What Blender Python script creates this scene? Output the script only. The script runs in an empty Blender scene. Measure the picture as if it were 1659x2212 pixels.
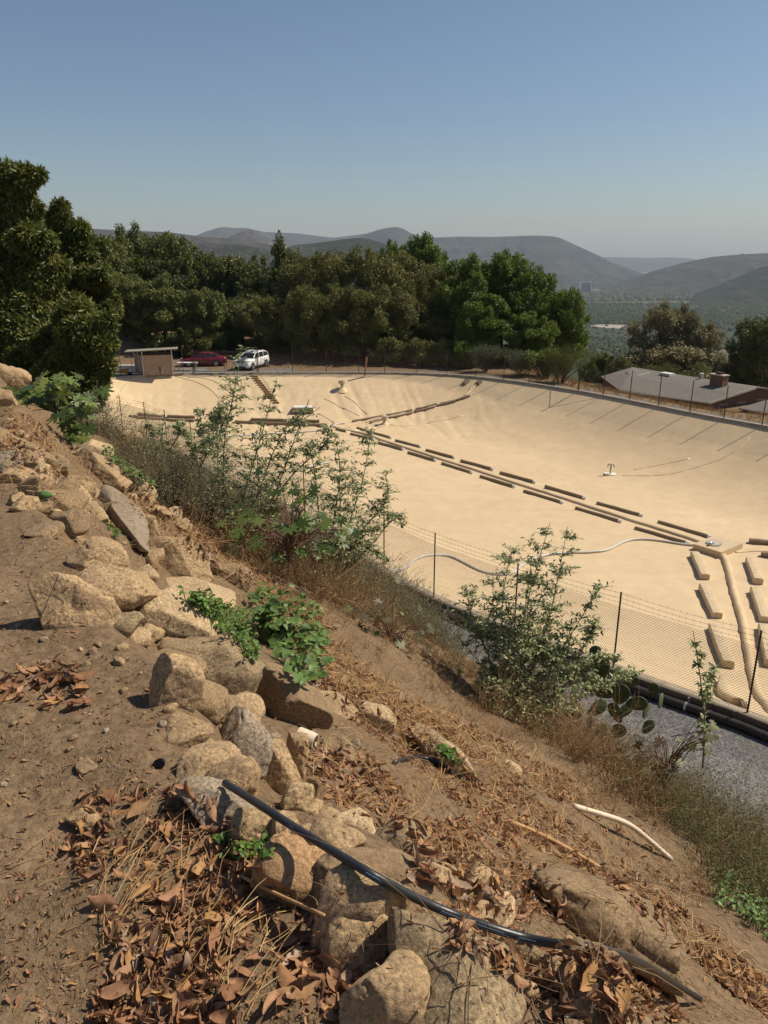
import bpy, math, random
import numpy as np
from mathutils import Vector, Matrix
R = math.radians
sc = bpy.context.scene
# ------------------------------------------------------------------ camera, sky, sun, exposure
FPX = 1662.0; CX, CY = 829.5, 1106.0; PITCH = R(18.5)
cam = bpy.data.cameras.new("camera"); camo = bpy.data.objects.new("camera", cam)
sc.collection.objects.link(camo); sc.camera = camo
camo.location = (0, 0, 0); camo.rotation_euler = (R(90) - PITCH, 0, 0)
cam.sensor_fit = 'VERTICAL'; cam.sensor_height = 36; cam.lens = 36 * FPX / 2212
cam.clip_start = 0.05; cam.clip_end = 60000
SUN_AZ, SUN_EL = R(74), R(50)          # azimuth measured clockwise from +Y (view direction)
w = bpy.data.worlds.new("World"); sc.world = w; w.use_nodes = True
wt = w.node_tree; bg = wt.nodes["Background"]
sky = wt.nodes.new("ShaderNodeTexSky"); sky.sky_type = 'NISHITA'; sky.sun_disc = False
sky.sun_elevation = SUN_EL; sky.sun_rotation = SUN_AZ
sky.altitude = 300; sky.air_density = 1.0; sky.dust_density = 1.1; sky.ozone_density = 2.6
wt.links.new(sky.outputs[0], bg.inputs[0]); bg.inputs[1].default_value = 0.066
sl = bpy.data.lights.new("sun", 'SUN'); sl.energy = 4.4; sl.angle = R(0.5); sl.color = (1.0, 0.885, 0.715)
slo = bpy.data.objects.new("sun", sl); sc.collection.objects.link(slo)
sd = Vector((math.sin(SUN_AZ) * math.cos(SUN_EL), math.cos(SUN_AZ) * math.cos(SUN_EL), math.sin(SUN_EL)))
slo.rotation_euler = sd.to_track_quat('Z', 'Y').to_euler()
sc.view_settings.view_transform = 'Standard'; sc.view_settings.look = 'None'
sc.view_settings.exposure = 0.35; sc.view_settings.gamma = 1.0
sc.cycles.use_denoising = True
sc.cycles.max_bounces = 6; sc.cycles.diffuse_bounces = 3; sc.cycles.glossy_bounces = 2
sc.cycles.transmission_bounces = 3; sc.cycles.volume_bounces = 0; sc.cycles.transparent_max_bounces = 6
random.seed(7); rng = np.random.default_rng(7)

# ------------------------------------------------------------------ helpers
def ray(px, py):
    v = (CY - py) / FPX
    return Vector(((px - CX) / FPX, math.cos(PITCH) + v * math.sin(PITCH), -math.sin(PITCH) + v * math.cos(PITCH)))
def G(px, py, z):
    d = ray(px, py); return d * (z / d.z)
def P(px, py, t):
    return ray(px, py) * t
def fl(a): return np.floor(a).astype(np.int64)
def hash3(ix, iy, iz, seed=0):
    h = (ix * 374761393 + iy * 668265263 + iz * 2147483647 + seed * 974634777) & 0xFFFFFFFF
    h = ((h ^ (h >> 13)) * 1274126177) & 0xFFFFFFFF
    h = h ^ (h >> 16)
    return (h & 0xFFFF) / 65535.0
def vnoise(x, y, z=None, seed=0):
    if z is None: z = np.zeros_like(x)
    ix, iy, iz = fl(x), fl(y), fl(z)
    fx, fy, fz = x - ix, y - iy, z - iz
    fx, fy, fz = [f * f * (3 - 2 * f) for f in (fx, fy, fz)]
    r = 0
    for a in (0, 1):
        for b in (0, 1):
            for c in (0, 1):
                wgt = (fx if a else 1 - fx) * (fy if b else 1 - fy) * (fz if c else 1 - fz)
                r = r + wgt * hash3(ix + a, iy + b, iz + c, seed)
    return r * 2 - 1
def fbm(x, y, z=None, oct=4, seed=0, gain=0.5):
    if z is None: z = np.zeros_like(x)
    r = 0; a = 1; f = 1
    for o in range(oct):
        r = r + a * vnoise(x * f + o * 17.3, y * f - o * 9.1, z * f + o * 4.7, seed + o); a *= gain; f *= 2.03
    return r
def sstep(a, b, x):
    t = np.clip((x - a) / (b - a), 0, 1); return t * t * (3 - 2 * t)

def link(o, parent=None):
    sc.collection.objects.link(o)
    if parent is not None: o.parent = parent
    return o
def meshobj(name, V, F, mat=None, parent=None, smooth=False, rnd=None, col=None, mats=None, midx=None):
    """F: list of int arrays (n,3) / (n,4) or list of python faces"""
    me = bpy.data.meshes.new(name)
    V = np.asarray(V, dtype=np.float32)
    if isinstance(F, np.ndarray): F = [F]
    if len(F) and isinstance(F[0], np.ndarray):
        me.vertices.add(len(V)); me.vertices.foreach_set('co', V.ravel())
        li = np.concatenate([f.ravel() for f in F]).astype(np.int32)
        tot = np.concatenate([np.full(len(f), f.shape[1]) for f in F]).astype(np.int32)
        st = np.concatenate([[0], np.cumsum(tot)[:-1]]).astype(np.int32)
        me.loops.add(len(li)); me.loops.foreach_set('vertex_index', li)
        me.polygons.add(len(tot)); me.polygons.foreach_set('loop_start', st); me.polygons.foreach_set('loop_total', tot)
        me.update(calc_edges=True)
    else:
        me.from_pydata([tuple(v) for v in V], [], [tuple(f) for f in F])
    if mats:
        for m in mats: me.materials.append(m)
        if midx is not None: me.polygons.foreach_set('material_index', np.asarray(midx, dtype=np.int32))
    elif mat: me.materials.append(mat)
    if smooth: me.polygons.foreach_set('use_smooth', np.ones(len(me.polygons), dtype=bool))
    if rnd is not None:
        a = me.attributes.new('rnd', 'FLOAT', 'POINT'); a.data.foreach_set('value', np.asarray(rnd, dtype=np.float32))
    if col is not None:
        a = me.attributes.new('zone', 'FLOAT_COLOR', 'POINT'); a.data.foreach_set('color', np.asarray(col, dtype=np.float32).ravel())
    me.validate(); me.update()
    o = bpy.data.objects.new(name, me); link(o, parent); return o
def tag(o, label=None, cat=None, group=None, kind=None):
    if label: o['label'] = label
    if cat: o['category'] = cat
    if group: o['group'] = group
    if kind: o['kind'] = kind
    return o
def thing(name, label, cat, loc=(0, 0, 0), rz=0, group=None):
    o = bpy.data.objects.new(name, None); link(o); o.location = loc; o.rotation_euler = (0, 0, rz); o.empty_display_size = .2
    return tag(o, label, cat, group)

class MB:
    def __init__(s): s.V = []; s.F = []
    def add(s, V, F):
        n = len(s.V); s.V += [tuple(v) for v in V]; s.F += [tuple(i + n for i in f) for f in F]; return s
    def box(s, c, d, M=None):
        x, y, z = d[0] / 2, d[1] / 2, d[2] / 2
        V = [Vector((a * x, b * y, e * z)) for a in (-1, 1) for b in (-1, 1) for e in (-1, 1)]
        if M is not None: V = [M @ v for v in V]
        V = [v + Vector(c) for v in V]
        return s.add(V, [(0, 1, 3, 2), (4, 6, 7, 5), (0, 4, 5, 1), (2, 3, 7, 6), (0, 2, 6, 4), (1, 5, 7, 3)])
    def tube(s, pts, r, n=8, caps=True):
        pts = [Vector(p) for p in pts]; rs = r if isinstance(r, (list, tuple)) else [r] * len(pts)
        V = []; F = []
        up = Vector((0, 0, 1))
        for i, p in enumerate(pts):
            t = (pts[min(i + 1, len(pts) - 1)] - pts[max(i - 1, 0)])
            t = t.normalized() if t.length > 1e-9 else Vector((0, 0, 1))
            a = t.cross(up)
            if a.length < 1e-3: a = t.cross(Vector((1, 0, 0)))
            a.normalize(); b = a.cross(t).normalized()
            for k in range(n):
                an = 2 * math.pi * k / n
                V.append(p + (a * math.cos(an) + b * math.sin(an)) * rs[i])
        for i in range(len(pts) - 1):
            for k in range(n):
                k2 = (k + 1) % n
                F.append((i * n + k, i * n + k2, (i + 1) * n + k2, (i + 1) * n + k))
        if caps:
            F.append(tuple(range(n - 1, -1, -1))); F.append(tuple((len(pts) - 1) * n + k for k in range(n)))
        return s.add(V, F)
    def prism(s, poly, z0, z1):
        n = len(poly)
        V = [(x, y, z0) for x, y in poly] + [(x, y, z1) for x, y in poly]
        return s.add(V, [tuple(range(n - 1, -1, -1)), tuple(range(n, 2 * n))] + [(i, (i + 1) % n, n + (i + 1) % n, n + i) for i in range(n)])
    def build(s, name, mat, parent=None, smooth=False):
        return meshobj(name, s.V, s.F, mat, parent, smooth)

def strands(pts, r, taper=True):
    """pts (N,K,3) -> triangular tubes"""
    N, K, _ = pts.shape
    t = np.zeros_like(pts); t[:, 1:-1] = pts[:, 2:] - pts[:, :-2]; t[:, 0] = pts[:, 1] - pts[:, 0]; t[:, -1] = pts[:, -1] - pts[:, -2]
    t /= np.linalg.norm(t, axis=2, keepdims=True) + 1e-9
    ref = np.where(np.abs(t[..., 2:3]) > .9, np.array([1., 0, 0]), np.array([0, 0, 1.]))
    a = np.cross(t, ref); a /= np.linalg.norm(a, axis=2, keepdims=True) + 1e-9
    b = np.cross(t, a)
    rr = np.broadcast_to(np.asarray(r, dtype=float).reshape(-1, 1, 1), (N, 1, 1)) * (np.linspace(1, .35, K) if taper else np.ones(K)).reshape(1, K, 1)
    V = np.stack([pts + rr * (a * math.cos(q) + b * math.sin(q)) for q in (0, 2.0944, 4.18879)], axis=2)  # N,K,3,3
    idx = np.arange(N * K * 3).reshape(N, K, 3)
    q = []
    for k in range(3):
        k2 = (k + 1) % 3
        q.append(np.stack([idx[:, :-1, k], idx[:, :-1, k2], idx[:, 1:, k2], idx[:, 1:, k]], axis=-1).reshape(-1, 4))
    return V.reshape(-1, 3), np.concatenate(q)
def rand_unit(n):
    v = rng.normal(size=(n, 3)); return v / np.linalg.norm(v, axis=1, keepdims=True)
def leaves(pos, axis, nrm, L, W, fold=0.15, curl=0.0):
    """diamond leaf, 4 verts + midrib fold -> 2 tris each side (quads)"""
    n = len(pos); L = np.broadcast_to(L, (n,)).reshape(-1, 1); W = np.broadcast_to(W, (n,)).reshape(-1, 1)
    axis = axis / (np.linalg.norm(axis, axis=1, keepdims=True) + 1e-9)
    side = np.cross(axis, nrm); side /= np.linalg.norm(side, axis=1, keepdims=True) + 1e-9
    nn = np.cross(side, axis)
    v0 = pos; v1 = pos + axis * L * .45 + side * W * .5 + nn * W * fold; v3 = pos + axis * L * .45 - side * W * .5 + nn * W * fold
    v2 = pos + axis * L - nn * L * curl
    V = np.stack([v0, v1, v2, v3], axis=1).reshape(-1, 3)
    i = np.arange(n) * 4
    F = np.concatenate([np.stack([i, i + 1, i + 2], 1), np.stack([i, i + 2, i + 3], 1)])
    return V, F
def merge(parts):
    Vs = []; Fs = []; n = 0
    for V, F in parts:
        Vs.append(V); Fs.append(F + n); n += len(V)
    q = [f for f in Fs if f.shape[1] == 4]; t = [f for f in Fs if f.shape[1] == 3]
    out = []
    if q: out.append(np.concatenate(q))
    if t: out.append(np.concatenate(t))
    return np.concatenate(Vs), out

# ------------------------------------------------------------------ materials
class NT:
    def __init__(s, name):
        s.m = bpy.data.materials.new(name); s.m.use_nodes = True; s.t = s.m.node_tree
        s.b = s.t.nodes['Principled BSDF']; s.out = s.t.nodes['Material Output']
    def n(s, typ, **kw):
        nd = s.t.nodes.new('ShaderNode' + typ)
        for k, v in kw.items():
            if k.startswith('i_'): nd.inputs[k[2:].replace('_', ' ')].default_value = v
            else: setattr(nd, k, v)
        return nd
    def l(s, a, b): s.t.links.new(a, b)
    def noise(s, scale, detail=4, rough=.55, vec=None, dist=0):
        nd = s.n('TexNoise'); nd.inputs['Scale'].default_value = scale; nd.inputs['Detail'].default_value = detail
        nd.inputs['Roughness'].default_value = rough; nd.inputs['Distortion'].default_value = dist
        if vec is not None: s.l(vec, nd.inputs['Vector'])
        return nd.outputs[0]
    def pos(s): return s.n('NewGeometry').outputs['Position']
    def obj(s): return s.n('TexCoord').outputs['Object']
    def ramp(s, fac, stops):
        nd = s.n('ValToRGB'); cr = nd.color_ramp
        while len(cr.elements) < len(stops): cr.elements.new(.5)
        for e, (p, c) in zip(cr.elements, stops): e.position = p; e.color = (*c, 1) if len(c) == 3 else c
        s.l(fac, nd.inputs[0]); return nd.outputs[0]
    def mix(s, fac, a, b, mode='MIX'):
        nd = s.n('Mix', data_type='RGBA', blend_type=mode)
        for inp, v in ((0, fac), (6, a), (7, b)):
            if hasattr(v, 'links'): s.l(v, nd.inputs[inp])
            elif isinstance(v, (int, float)): nd.inputs[inp].default_value = v
            else: nd.inputs[inp].default_value = (*v, 1)
        return nd.outputs[2]
    def math(s, op, a, b=0.0):
        nd = s.n('Math', operation=op)
        for i, v in ((0, a), (1, b)):
            if hasattr(v, 'links'): s.l(v, nd.inputs[i])
            else: nd.inputs[i].default_value = v
        return nd.outputs[0]
    def bump(s, h, strength=.4, dist=.02, prev=None):
        nd = s.n('Bump'); nd.inputs['Strength'].default_value = strength; nd.inputs['Distance'].default_value = dist
        s.l(h, nd.inputs['Height'])
        if prev is not None: s.l(prev, nd.inputs['Normal'])
        return nd.outputs[0]
    def fin(s, col=None, rough=.8, nrm=None, spec=.3, metal=0):
        if col is not None:
            if hasattr(col, 'links'): s.l(col, s.b.inputs['Base Color'])
            else: s.b.inputs['Base Color'].default_value = (*col, 1)
        s.b.inputs['Roughness'].default_value = rough; s.b.inputs['Metallic'].default_value = metal
        s.b.inputs['Specular IOR Level'].default_value = spec
        if nrm is not None: s.l(nrm, s.b.inputs['Normal'])
        return s.m
    def mapping(s, vec, scale, rot=(0, 0, 0)):
        nd = s.n('Mapping'); nd.inputs['Scale'].default_value = scale; nd.inputs['Rotation'].default_value = rot
        s.l(vec, nd.inputs['Vector']); return nd.outputs[0]

def plain(name, c, rough=.6, metal=0, spec=.4, var=.12, scale=6., bump=.1):
    t = NT(name); v = t.obj()
    f = t.noise(scale, 4, .6, v)
    dk = tuple(x * (1 - var) for x in c); lt = tuple(min(1, x * (1 + var)) for x in c)
    col = t.ramp(f, [(.3, dk), (.7, lt)])
    nr = t.bump(t.noise(scale * 8, 3, .6, v), bump, .01)
    return t.fin(col, rough, nr, spec, metal)
def leafmat(name, stops, rough=.5, trans=.25, spec=.35):
    t = NT(name); a = t.n('Attribute', attribute_name='rnd').outputs['Fac']
    oi = t.n('ObjectInfo').outputs['Random']
    big = t.noise(.5, 2, .5, t.pos())
    f = t.math('ADD', t.math('MULTIPLY', a, .75), t.math('ADD', t.math('MULTIPLY', big, .35), t.math('MULTIPLY', oi, .12)))
    col = t.ramp(f, stops)
    t.l(col, t.b.inputs['Base Color']); t.b.inputs['Roughness'].default_value = rough; t.b.inputs['Specular IOR Level'].default_value = spec
    tr = t.n('BsdfTranslucent'); t.l(col, tr.inputs['Color'])
    mx = t.n('MixShader'); mx.inputs[0].default_value = trans
    t.l(t.b.outputs[0], mx.inputs[1]); t.l(tr.outputs[0], mx.inputs[2]); t.l(mx.outputs[0], t.out.inputs[0])
    return t.m

def dirt_color(t, p):
    big = t.noise(.9, 5, .6, p); fine = t.noise(28, 5, .7, p)
    c = t.ramp(big, [(.3, (.132, .085, .047)), (.55, (.188, .124, .068)), (.75, (.240, .164, .093))])
    c = t.mix(.55, c, t.ramp(fine, [(.35, (.06, .042, .027)), (.5, (.165, .117, .072)), (.68, (.28, .205, .13))]))
    return c
def ground_mat():
    t = NT('ground'); p = t.pos()
    z = t.n('Attribute', attribute_name='zone').outputs['Color']
    sep = t.n('SeparateColor'); t.l(z, sep.inputs[0]); gr, dg, va = sep.outputs
    dirt = dirt_color(t, p)
    g = t.n('TexVoronoi'); g.inputs['Scale'].default_value = 26; t.l(p, g.inputs['Vector'])
    gcol = t.ramp(g.outputs['Color'], [(0, (.07, .07, .072)), (.5, (.15, .148, .146)), (1, (.29, .285, .275))])
    gcol = t.mix(t.ramp(t.noise(.5, 4, .6, p), [(.45, (0, 0, 0)), (.75, (.6, .6, .6))]), gcol, (.22, .19, .14))
    c = t.mix(gr, dirt, gcol)
    grass = t.ramp(t.noise(3, 5, .7, p), [(.3, (.13, .085, .045)), (.7, (.27, .19, .10))])
    c = t.mix(dg, c, grass)
    # valley floor: orchards, bare and fallow fields
    vo = t.n('TexVoronoi'); vo.inputs['Scale'].default_value = 1; t.l(t.mapping(p, (.0016, .0048, 0.0), (0, 0, .12)), vo.inputs['Vector'])
    fields = t.ramp(vo.outputs['Color'], [(0, (.022, .038, .014)), (.45, (.032, .048, .018)), (.58, (.045, .058, .024)), (.64, (.14, .105, .07)), (.78, (.19, .14, .09)), (.84, (.05, .07, .025)), (1, (.08, .10, .035))])
    fields = t.mix(.3, fields, t.ramp(t.noise(.012, 6, .7, p), [(.35, (.028, .046, .020)), (.6, (.055, .066, .034)), (.75, (.15, .115, .08))]))
    c = t.mix(va, c, fields)
    b1 = t.bump(t.noise(14, 6, .65, p), .5, .03)
    b2 = t.bump(t.noise(70, 3, .7, p), .6, .012, b1)
    gb = t.bump(g.outputs['Distance'], t_bump_s, .03, b2) if False else b2
    return t.fin(c, .95, gb, .15)
t_bump_s = .5
M = {}
M['ground'] = ground_mat()
def cover_mat():
    t = NT('cover'); p = t.pos()
    a = t.noise(.12, 5, .6, p); b = t.noise(1.6, 5, .7, p); f = t.noise(12, 4, .6, p)
    c = t.ramp(a, [(.3, (.55, .42, .26)), (.55, (.60, .465, .29)), (.75, (.64, .505, .325))])
    c = t.mix(.35, c, t.ramp(b, [(.35, (.47, .345, .205)), (.6, (.62, .485, .305))]))
    st = t.noise(1, 4, .6, t.mapping(p, (.12, .9, .5), (0, 0, .6)))
    c = t.mix(.15, c, t.ramp(st, [(.4, (.50, .375, .225)), (.65, (.65, .51, .325))]))
    n1 = t.bump(t.noise(1, 3, .5, t.mapping(p, (.5, 3.2, 1), (0, 0, .62))), .06, .05)
    n2 = t.bump(f, .10, .02, n1)
    return t.fin(c, .55, n2, .25)
M['cover'] = cover_mat()
def film_mat():
    t = NT('film'); p = t.pos()
    return t.fin(t.ramp(t.noise(2, 3, .5, p), [(.3, (.58, .44, .27)), (.7, (.66, .53, .35))]), .22, t.bump(t.noise(5, 3, .6, p), .3, .03), .7)
M['film'] = film_mat()
def rock_mat(name, tint, dust=.45):
    t = NT(name); v = t.obj(); oi = t.n('ObjectInfo').outputs['Random']
    add = t.n('VectorMath', operation='ADD'); t.l(v, add.inputs[0])
    cmb = t.n('CombineXYZ'); t.l(t.math('MULTIPLY', oi, 37.), cmb.inputs[0]); t.l(cmb.outputs[0], add.inputs[1]); v = add.outputs[0]
    sp = t.noise(75, 5, .8, v); md = t.noise(6, 5, .6, v)
    c1 = t.ramp(sp, [(.38, tuple(x * .3 for x in tint)), (.47, tuple(x * .8 for x in tint)), (.55, tint), (.62, tuple(min(1, x * 1.55) for x in tint))])
    c = t.mix(t.ramp(md, [(.35, (0, 0, 0)), (.7, (.5, .5, .5))]), c1, tuple(x * .72 for x in tint))
    # dust settled on upward faces
    nz = t.n('SeparateXYZ'); t.l(t.n('NewGeometry').outputs['Normal'], nz.inputs[0])
    up = t.math('MULTIPLY', t.ramp(nz.outputs[2], [(.45, (0, 0, 0)), (.95, (1, 1, 1))]), t.ramp(t.noise(3.5, 4, .6, v), [(.40, (0, 0, 0)), (.62, (1, 1, 1))]))
    c = t.mix(t.math('MULTIPLY', up, dust), c, (.21, .147, .088))
    n1 = t.bump(t.noise(11, 6, .6, v), .6, .03)
    n2 = t.bump(sp, .5, .008, n1)
    cr = t.n('TexVoronoi', feature='DISTANCE_TO_EDGE'); cr.inputs['Scale'].default_value = 2.2
    t.l(t.mix(.25, v, t.noise(4, 3, .6, v)), cr.inputs['Vector'])
    n3 = t.bump(t.ramp(cr.outputs['Distance'], [(0, (0, 0, 0)), (.03, (1, 1, 1))]), .25, .02, n2)
    return t.fin(c, .9, n3, .2)
M['rock_tan'] = rock_mat('rock_tan', (.43, .30, .168))
M['rock_light'] = rock_mat('rock_light', (.51, .375, .22), .3)
M['rock_dark'] = rock_mat('rock_dark', (.31, .23, .135), .35)
M['rock_grey'] = rock_mat('rock_grey', (.31, .25, .18), .4)
M['rock_dusty'] = rock_mat('rock_dusty', (.31, .215, .122), .9)
M['rock_orange'] = rock_mat('rock_orange', (.42, .26, .135), .4)
def dryleaf_mat():
    t = NT('dry_leaf'); a = t.n('Attribute', attribute_name='rnd').outputs['Fac']; oi = t.n('ObjectInfo').outputs['Random']
    f = t.math('FRACT', t.math('ADD', a, t.math('MULTIPLY', oi, 7.3)))
    c = t.ramp(f, [(0, (.12, .055, .026)), (.2, (.27, .125, .060)), (.45, (.40, .205, .105)), (.65, (.48, .28, .16)), (.8, (.54, .30, .10)), (.9, (.24, .10, .045)), (1, (.55, .44, .32))])
    c = t.mix(.35, c, t.ramp(t.noise(45, 4, .6, t.pos()), [(.35, (.10, .06, .038)), (.65, (.38, .24, .16))]))
    t.l(c, t.b.inputs['Base Color']); t.b.inputs['Roughness'].default_value = .75; t.b.inputs['Specular IOR Level'].default_value = .2
    tr = t.n('BsdfTranslucent'); t.l(c, tr.inputs['Color']); mx = t.n('MixShader'); mx.inputs[0].default_value = .18
    t.l(t.b.outputs[0], mx.inputs[1]); t.l(tr.outputs[0], mx.inputs[2]); t.l(mx.outputs[0], t.out.inputs[0])
    return t.m
M['dryleaf'] = dryleaf_mat()
M['straw'] = leafmat('straw', [(0, (.22, .12, .05)), (.5, (.42, .25, .11)), (1, (.56, .40, .20))], .8, .1, .2)
M['twig'] = leafmat('twig', [(0, (.10, .06, .035)), (.5, (.20, .13, .075)), (1, (.32, .22, .13))], .85, .05, .2)
M['avocado'] = leafmat('avocado', [(.2, (0.0408, 0.0621, 0.0140)), (.45, (0.0840, 0.1127, 0.0250)), (.75, (0.1500, 0.1667, 0.0380)), (1, (0.2640, 0.2300, 0.0600))], .45, .25, .35)
M['oak'] = leafmat('oak', [(.2, (0.0716, 0.0805, 0.0230)), (.5, (0.1244, 0.1330, 0.0391)), (.8, (0.1979, 0.1960, 0.0598)), (1, (0.2828, 0.2538, 0.0920))], .6, .2, .25)
M['bright'] = leafmat('bright', [(.2, (0.0541, 0.0902, 0.0133)), (.5, (0.0940, 0.1481, 0.0209)), (.8, (0.1568, 0.2125, 0.0342)), (1, (0.2422, 0.2705, 0.0570))], .5, .35, .3)
M['gum'] = leafmat('gum', [(.2, (0.0825, 0.0812, 0.0312)), (.5, (0.1500, 0.1400, 0.0576)), (.8, (0.2400, 0.2100, 0.0936)), (1, (0.3600, 0.2940, 0.1440))], .5, .25, .35)
M['feathery'] = leafmat('feathery', [(.2, (.07, .085, .045)), (.6, (.12, .14, .08)), (1, (.17, .19, .11))], .7, .2, .2)
M['yellowgreen'] = leafmat('yellowgreen', [(.2, (0.0600, 0.0744, 0.0140)), (.6, (0.1080, 0.1260, 0.0250)), (1, (0.1560, 0.1680, 0.0400))], .6, .2, .3)
M['tobacco'] = leafmat('tobacco', [(.2, (0.1260, 0.1623, 0.0728)), (.5, (0.2229, 0.2647, 0.1217)), (.8, (0.3488, 0.3843, 0.1917)), (1, (0.5038, 0.5295, 0.2777))], .5, .25, .35)
M['weed'] = leafmat('weed', [(.2, (0.0455, 0.0978, 0.0162)), (.5, (0.0845, 0.1667, 0.0270)), (.85, (0.1430, 0.2415, 0.0450)), (1, (0.1950, 0.2990, 0.0630))], .5, .3, .35)
M['weed_blue'] = leafmat('weed_blue', [(.2, (0.0560, 0.1080, 0.0252)), (.5, (0.0960, 0.1688, 0.0405)), (1, (0.1920, 0.2835, 0.0765))], .5, .25, .35)
M['castor'] = leafmat('castor', [(.2, (0.0450, 0.0810, 0.0162)), (.5, (0.0825, 0.1283, 0.0288)), (.85, (0.1500, 0.2025, 0.0495)), (1, (0.2400, 0.2430, 0.0540))], .4, .25, .5)
M['castor_red'] = leafmat('castor_red', [(.2, (0.0720, 0.0330, 0.0200)), (.5, (0.0840, 0.0825, 0.0300)), (.8, (0.1440, 0.1540, 0.0500)), (1, (0.1920, 0.2090, 0.0700))], .5, .25, .4)
M['greybrush'] = leafmat('greybrush', [(.2, (0.0920, 0.1035, 0.0550)), (.5, (0.1495, 0.1610, 0.0935)), (.85, (0.2185, 0.2300, 0.1375)), (1, (0.2990, 0.2875, 0.1760))], .8, .2, .2)
M['greenbrush'] = leafmat('greenbrush', [(.2, (.045, .072, .025)), (.5, (.075, .115, .038)), (.8, (.12, .16, .06)), (1, (.20, .15, .075))], .7, .25, .25)
M['drybrush'] = leafmat('drybrush', [(.1, (0.1440, 0.0828, 0.0405)), (.5, (0.2736, 0.1656, 0.0809)), (1, (0.4608, 0.3036, 0.1502))], .85, .1, .2)
M['cactus'] = plain('cactus', (.085, .115, .045), .55, 0, .4, .35, 9, .3)
M['stem_green'] = plain('stem_green', (.14, .15, .07), .7)
M['stem_red'] = plain('stem_red', (.16, .08, .055), .6)
M['bark'] = plain('bark', (.095, .07, .05), .95, 0, .1, .35, 5, .6)
M['wire'] = plain('wire', (.07, .048, .038), .6, .3)
M['post'] = plain('post', (.06, .045, .037), .7, .2, .3, .3, 10)
M['curb'] = plain('curb', (.30, .25, .19), .9, 0, .2, .25, 3, .5)
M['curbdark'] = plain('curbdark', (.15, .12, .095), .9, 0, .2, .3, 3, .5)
M['pipe'] = plain('pipe', (.032, .028, .027), .55, 0, .4, .3, 4, .3)
M['hose'] = plain('hose', (.52, .50, .47), .5, 0, .4, .1)
M['galv'] = plain('galv', (.42, .43, .45), .4, .7)
M['black'] = plain('black', (.022, .023, .027), .38, 0, .5, .2)
M['blueline'] = plain('blueline', (.10, .17, .24), .5)
M['pvc'] = plain('pvc', (.66, .56, .42), .5, 0, .4, .1)
M['ballast'] = plain('ballast', (.20, .145, .092), .6, 0, .3, .12, 5, .2)  # tubes are tan; shade of their sides is put into this darker colour
M['ballast_tan'] = plain('ballast_tan', (.52, .41, .26), .55, 0, .3, .12, 5, .2)
M['ballast_end'] = plain('ballast_end', (.72, .68, .60), .5, 0, .3, .08, 5, .2)  # sunlit look of the tube ends painted pale; vent base plate shares it
M['shedwall'] = plain('shedwall', (.30, .225, .165), .85, 0, .2, .15, 2, .3)
M['shedroof'] = plain('shedroof', (.24, .215, .175), .8, 0, .2, .2, 2, .3)
M['maroon'] = NT('maroon').fin((.16, .010, .026), .22, None, .6)
M['carwhite'] = NT('carwhite').fin((.80, .80, .79), .25, None, .6)
M['glass'] = NT('car_glass').fin((.018, .022, .026), .06, None, .8)
M['tyre'] = plain('tyre', (.02, .02, .02), .8)
M['rim'] = NT('rim').fin((.45, .45, .46), .3, None, .5, .8)
M['lamp'] = NT('lamp_glass').fin((.6, .62, .62), .15, None, .7)
M['taillamp'] = NT('taillamp').fin((.30, .02, .02), .2, None, .6)
def shingle_mat():
    t = NT('shingles'); v = t.obj(); br = t.n('TexBrick'); br.inputs['Scale'].default_value = 3.2
    for k, c in (('Color1', (.15, .138, .122, 1)), ('Color2', (.20, .185, .165, 1)), ('Mortar', (.13, .12, .105, 1))): br.inputs[k].default_value = c
    t.l(v, br.inputs['Vector']); c = t.mix(.4, br.outputs[0], t.ramp(t.noise(3, 5, .7, v), [(.3, (.12, .11, .10)), (.7, (.22, .20, .178))]))
    return t.fin(c, .9, t.bump(t.noise(20, 3, .6, v), .3, .02), .2)
M['shingle'] = shingle_mat()
def brick_mat():
    t = NT('bricks'); v = t.obj(); br = t.n('TexBrick'); br.inputs['Scale'].default_value = 4.5
    for k, c in (('Color1', (.15, .065, .042, 1)), ('Color2', (.20, .095, .06, 1)), ('Mortar', (.30, .25, .2, 1))): br.inputs[k].default_value = c
    t.l(t.mapping(v, (1, 1, 1), (R(90), 0, 0)), br.inputs['Vector'])
    return t.fin(br.outputs[0], .9, None, .2)
M['brick'] = brick_mat()
M['housewall'] = plain('housewall', (.15, .075, .045), .85)
M['trim'] = plain('trim', (.42, .37, .30), .8)
M['vent'] = plain('vent', (.62, .60, .56), .6)
M['window'] = NT('window_glass').fin((.05, .06, .07), .1, None, .6)
M['wood'] = plain('wood', (.27, .16, .095), .85, 0, .2, .3, 8, .3)
M['cane'] = plain('cane', (.42, .25, .12), .7, 0, .2, .25, 12, .2)
M['yellow'] = plain('yellow', (.45, .25, .04), .6)
M['avofruit'] = plain('avofruit', (.05, .13, .03), .5, 0, .4, .4, 60, .5)
M['char'] = plain('char', (.03, .025, .028), .6, 0, .4, .5, 60, .6)
M['flower'] = plain('flower', (.50, .42, .05), .6)
def hill_mat(name, a, b, c_, sc_=.004, rocky=0):
    t = NT(name); p = t.pos()
    c = t.ramp(t.noise(sc_, 8, .68, p), [(.40, a), (.52, b), (.64, c_)])
    c = t.mix(.5, c, t.ramp(t.noise(sc_ * 12, 6, .75, p), [(.42, tuple(x * .4 for x in a)), (.55, b), (.66, c_)]))
    n = t.bump(t.noise(sc_ * 2.5, 8, .65, p), .9, 40)
    return t.fin(c, 1., n, .05)
M['hill_green'] = hill_mat('hill_green', (.024, .034, .018), (.036, .045, .025), (.07, .066, .045), .006)
M['hill_brown'] = hill_mat('hill_brown', (.030, .034, .026), (.052, .052, .040), (.12, .10, .075), .006)
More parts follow.
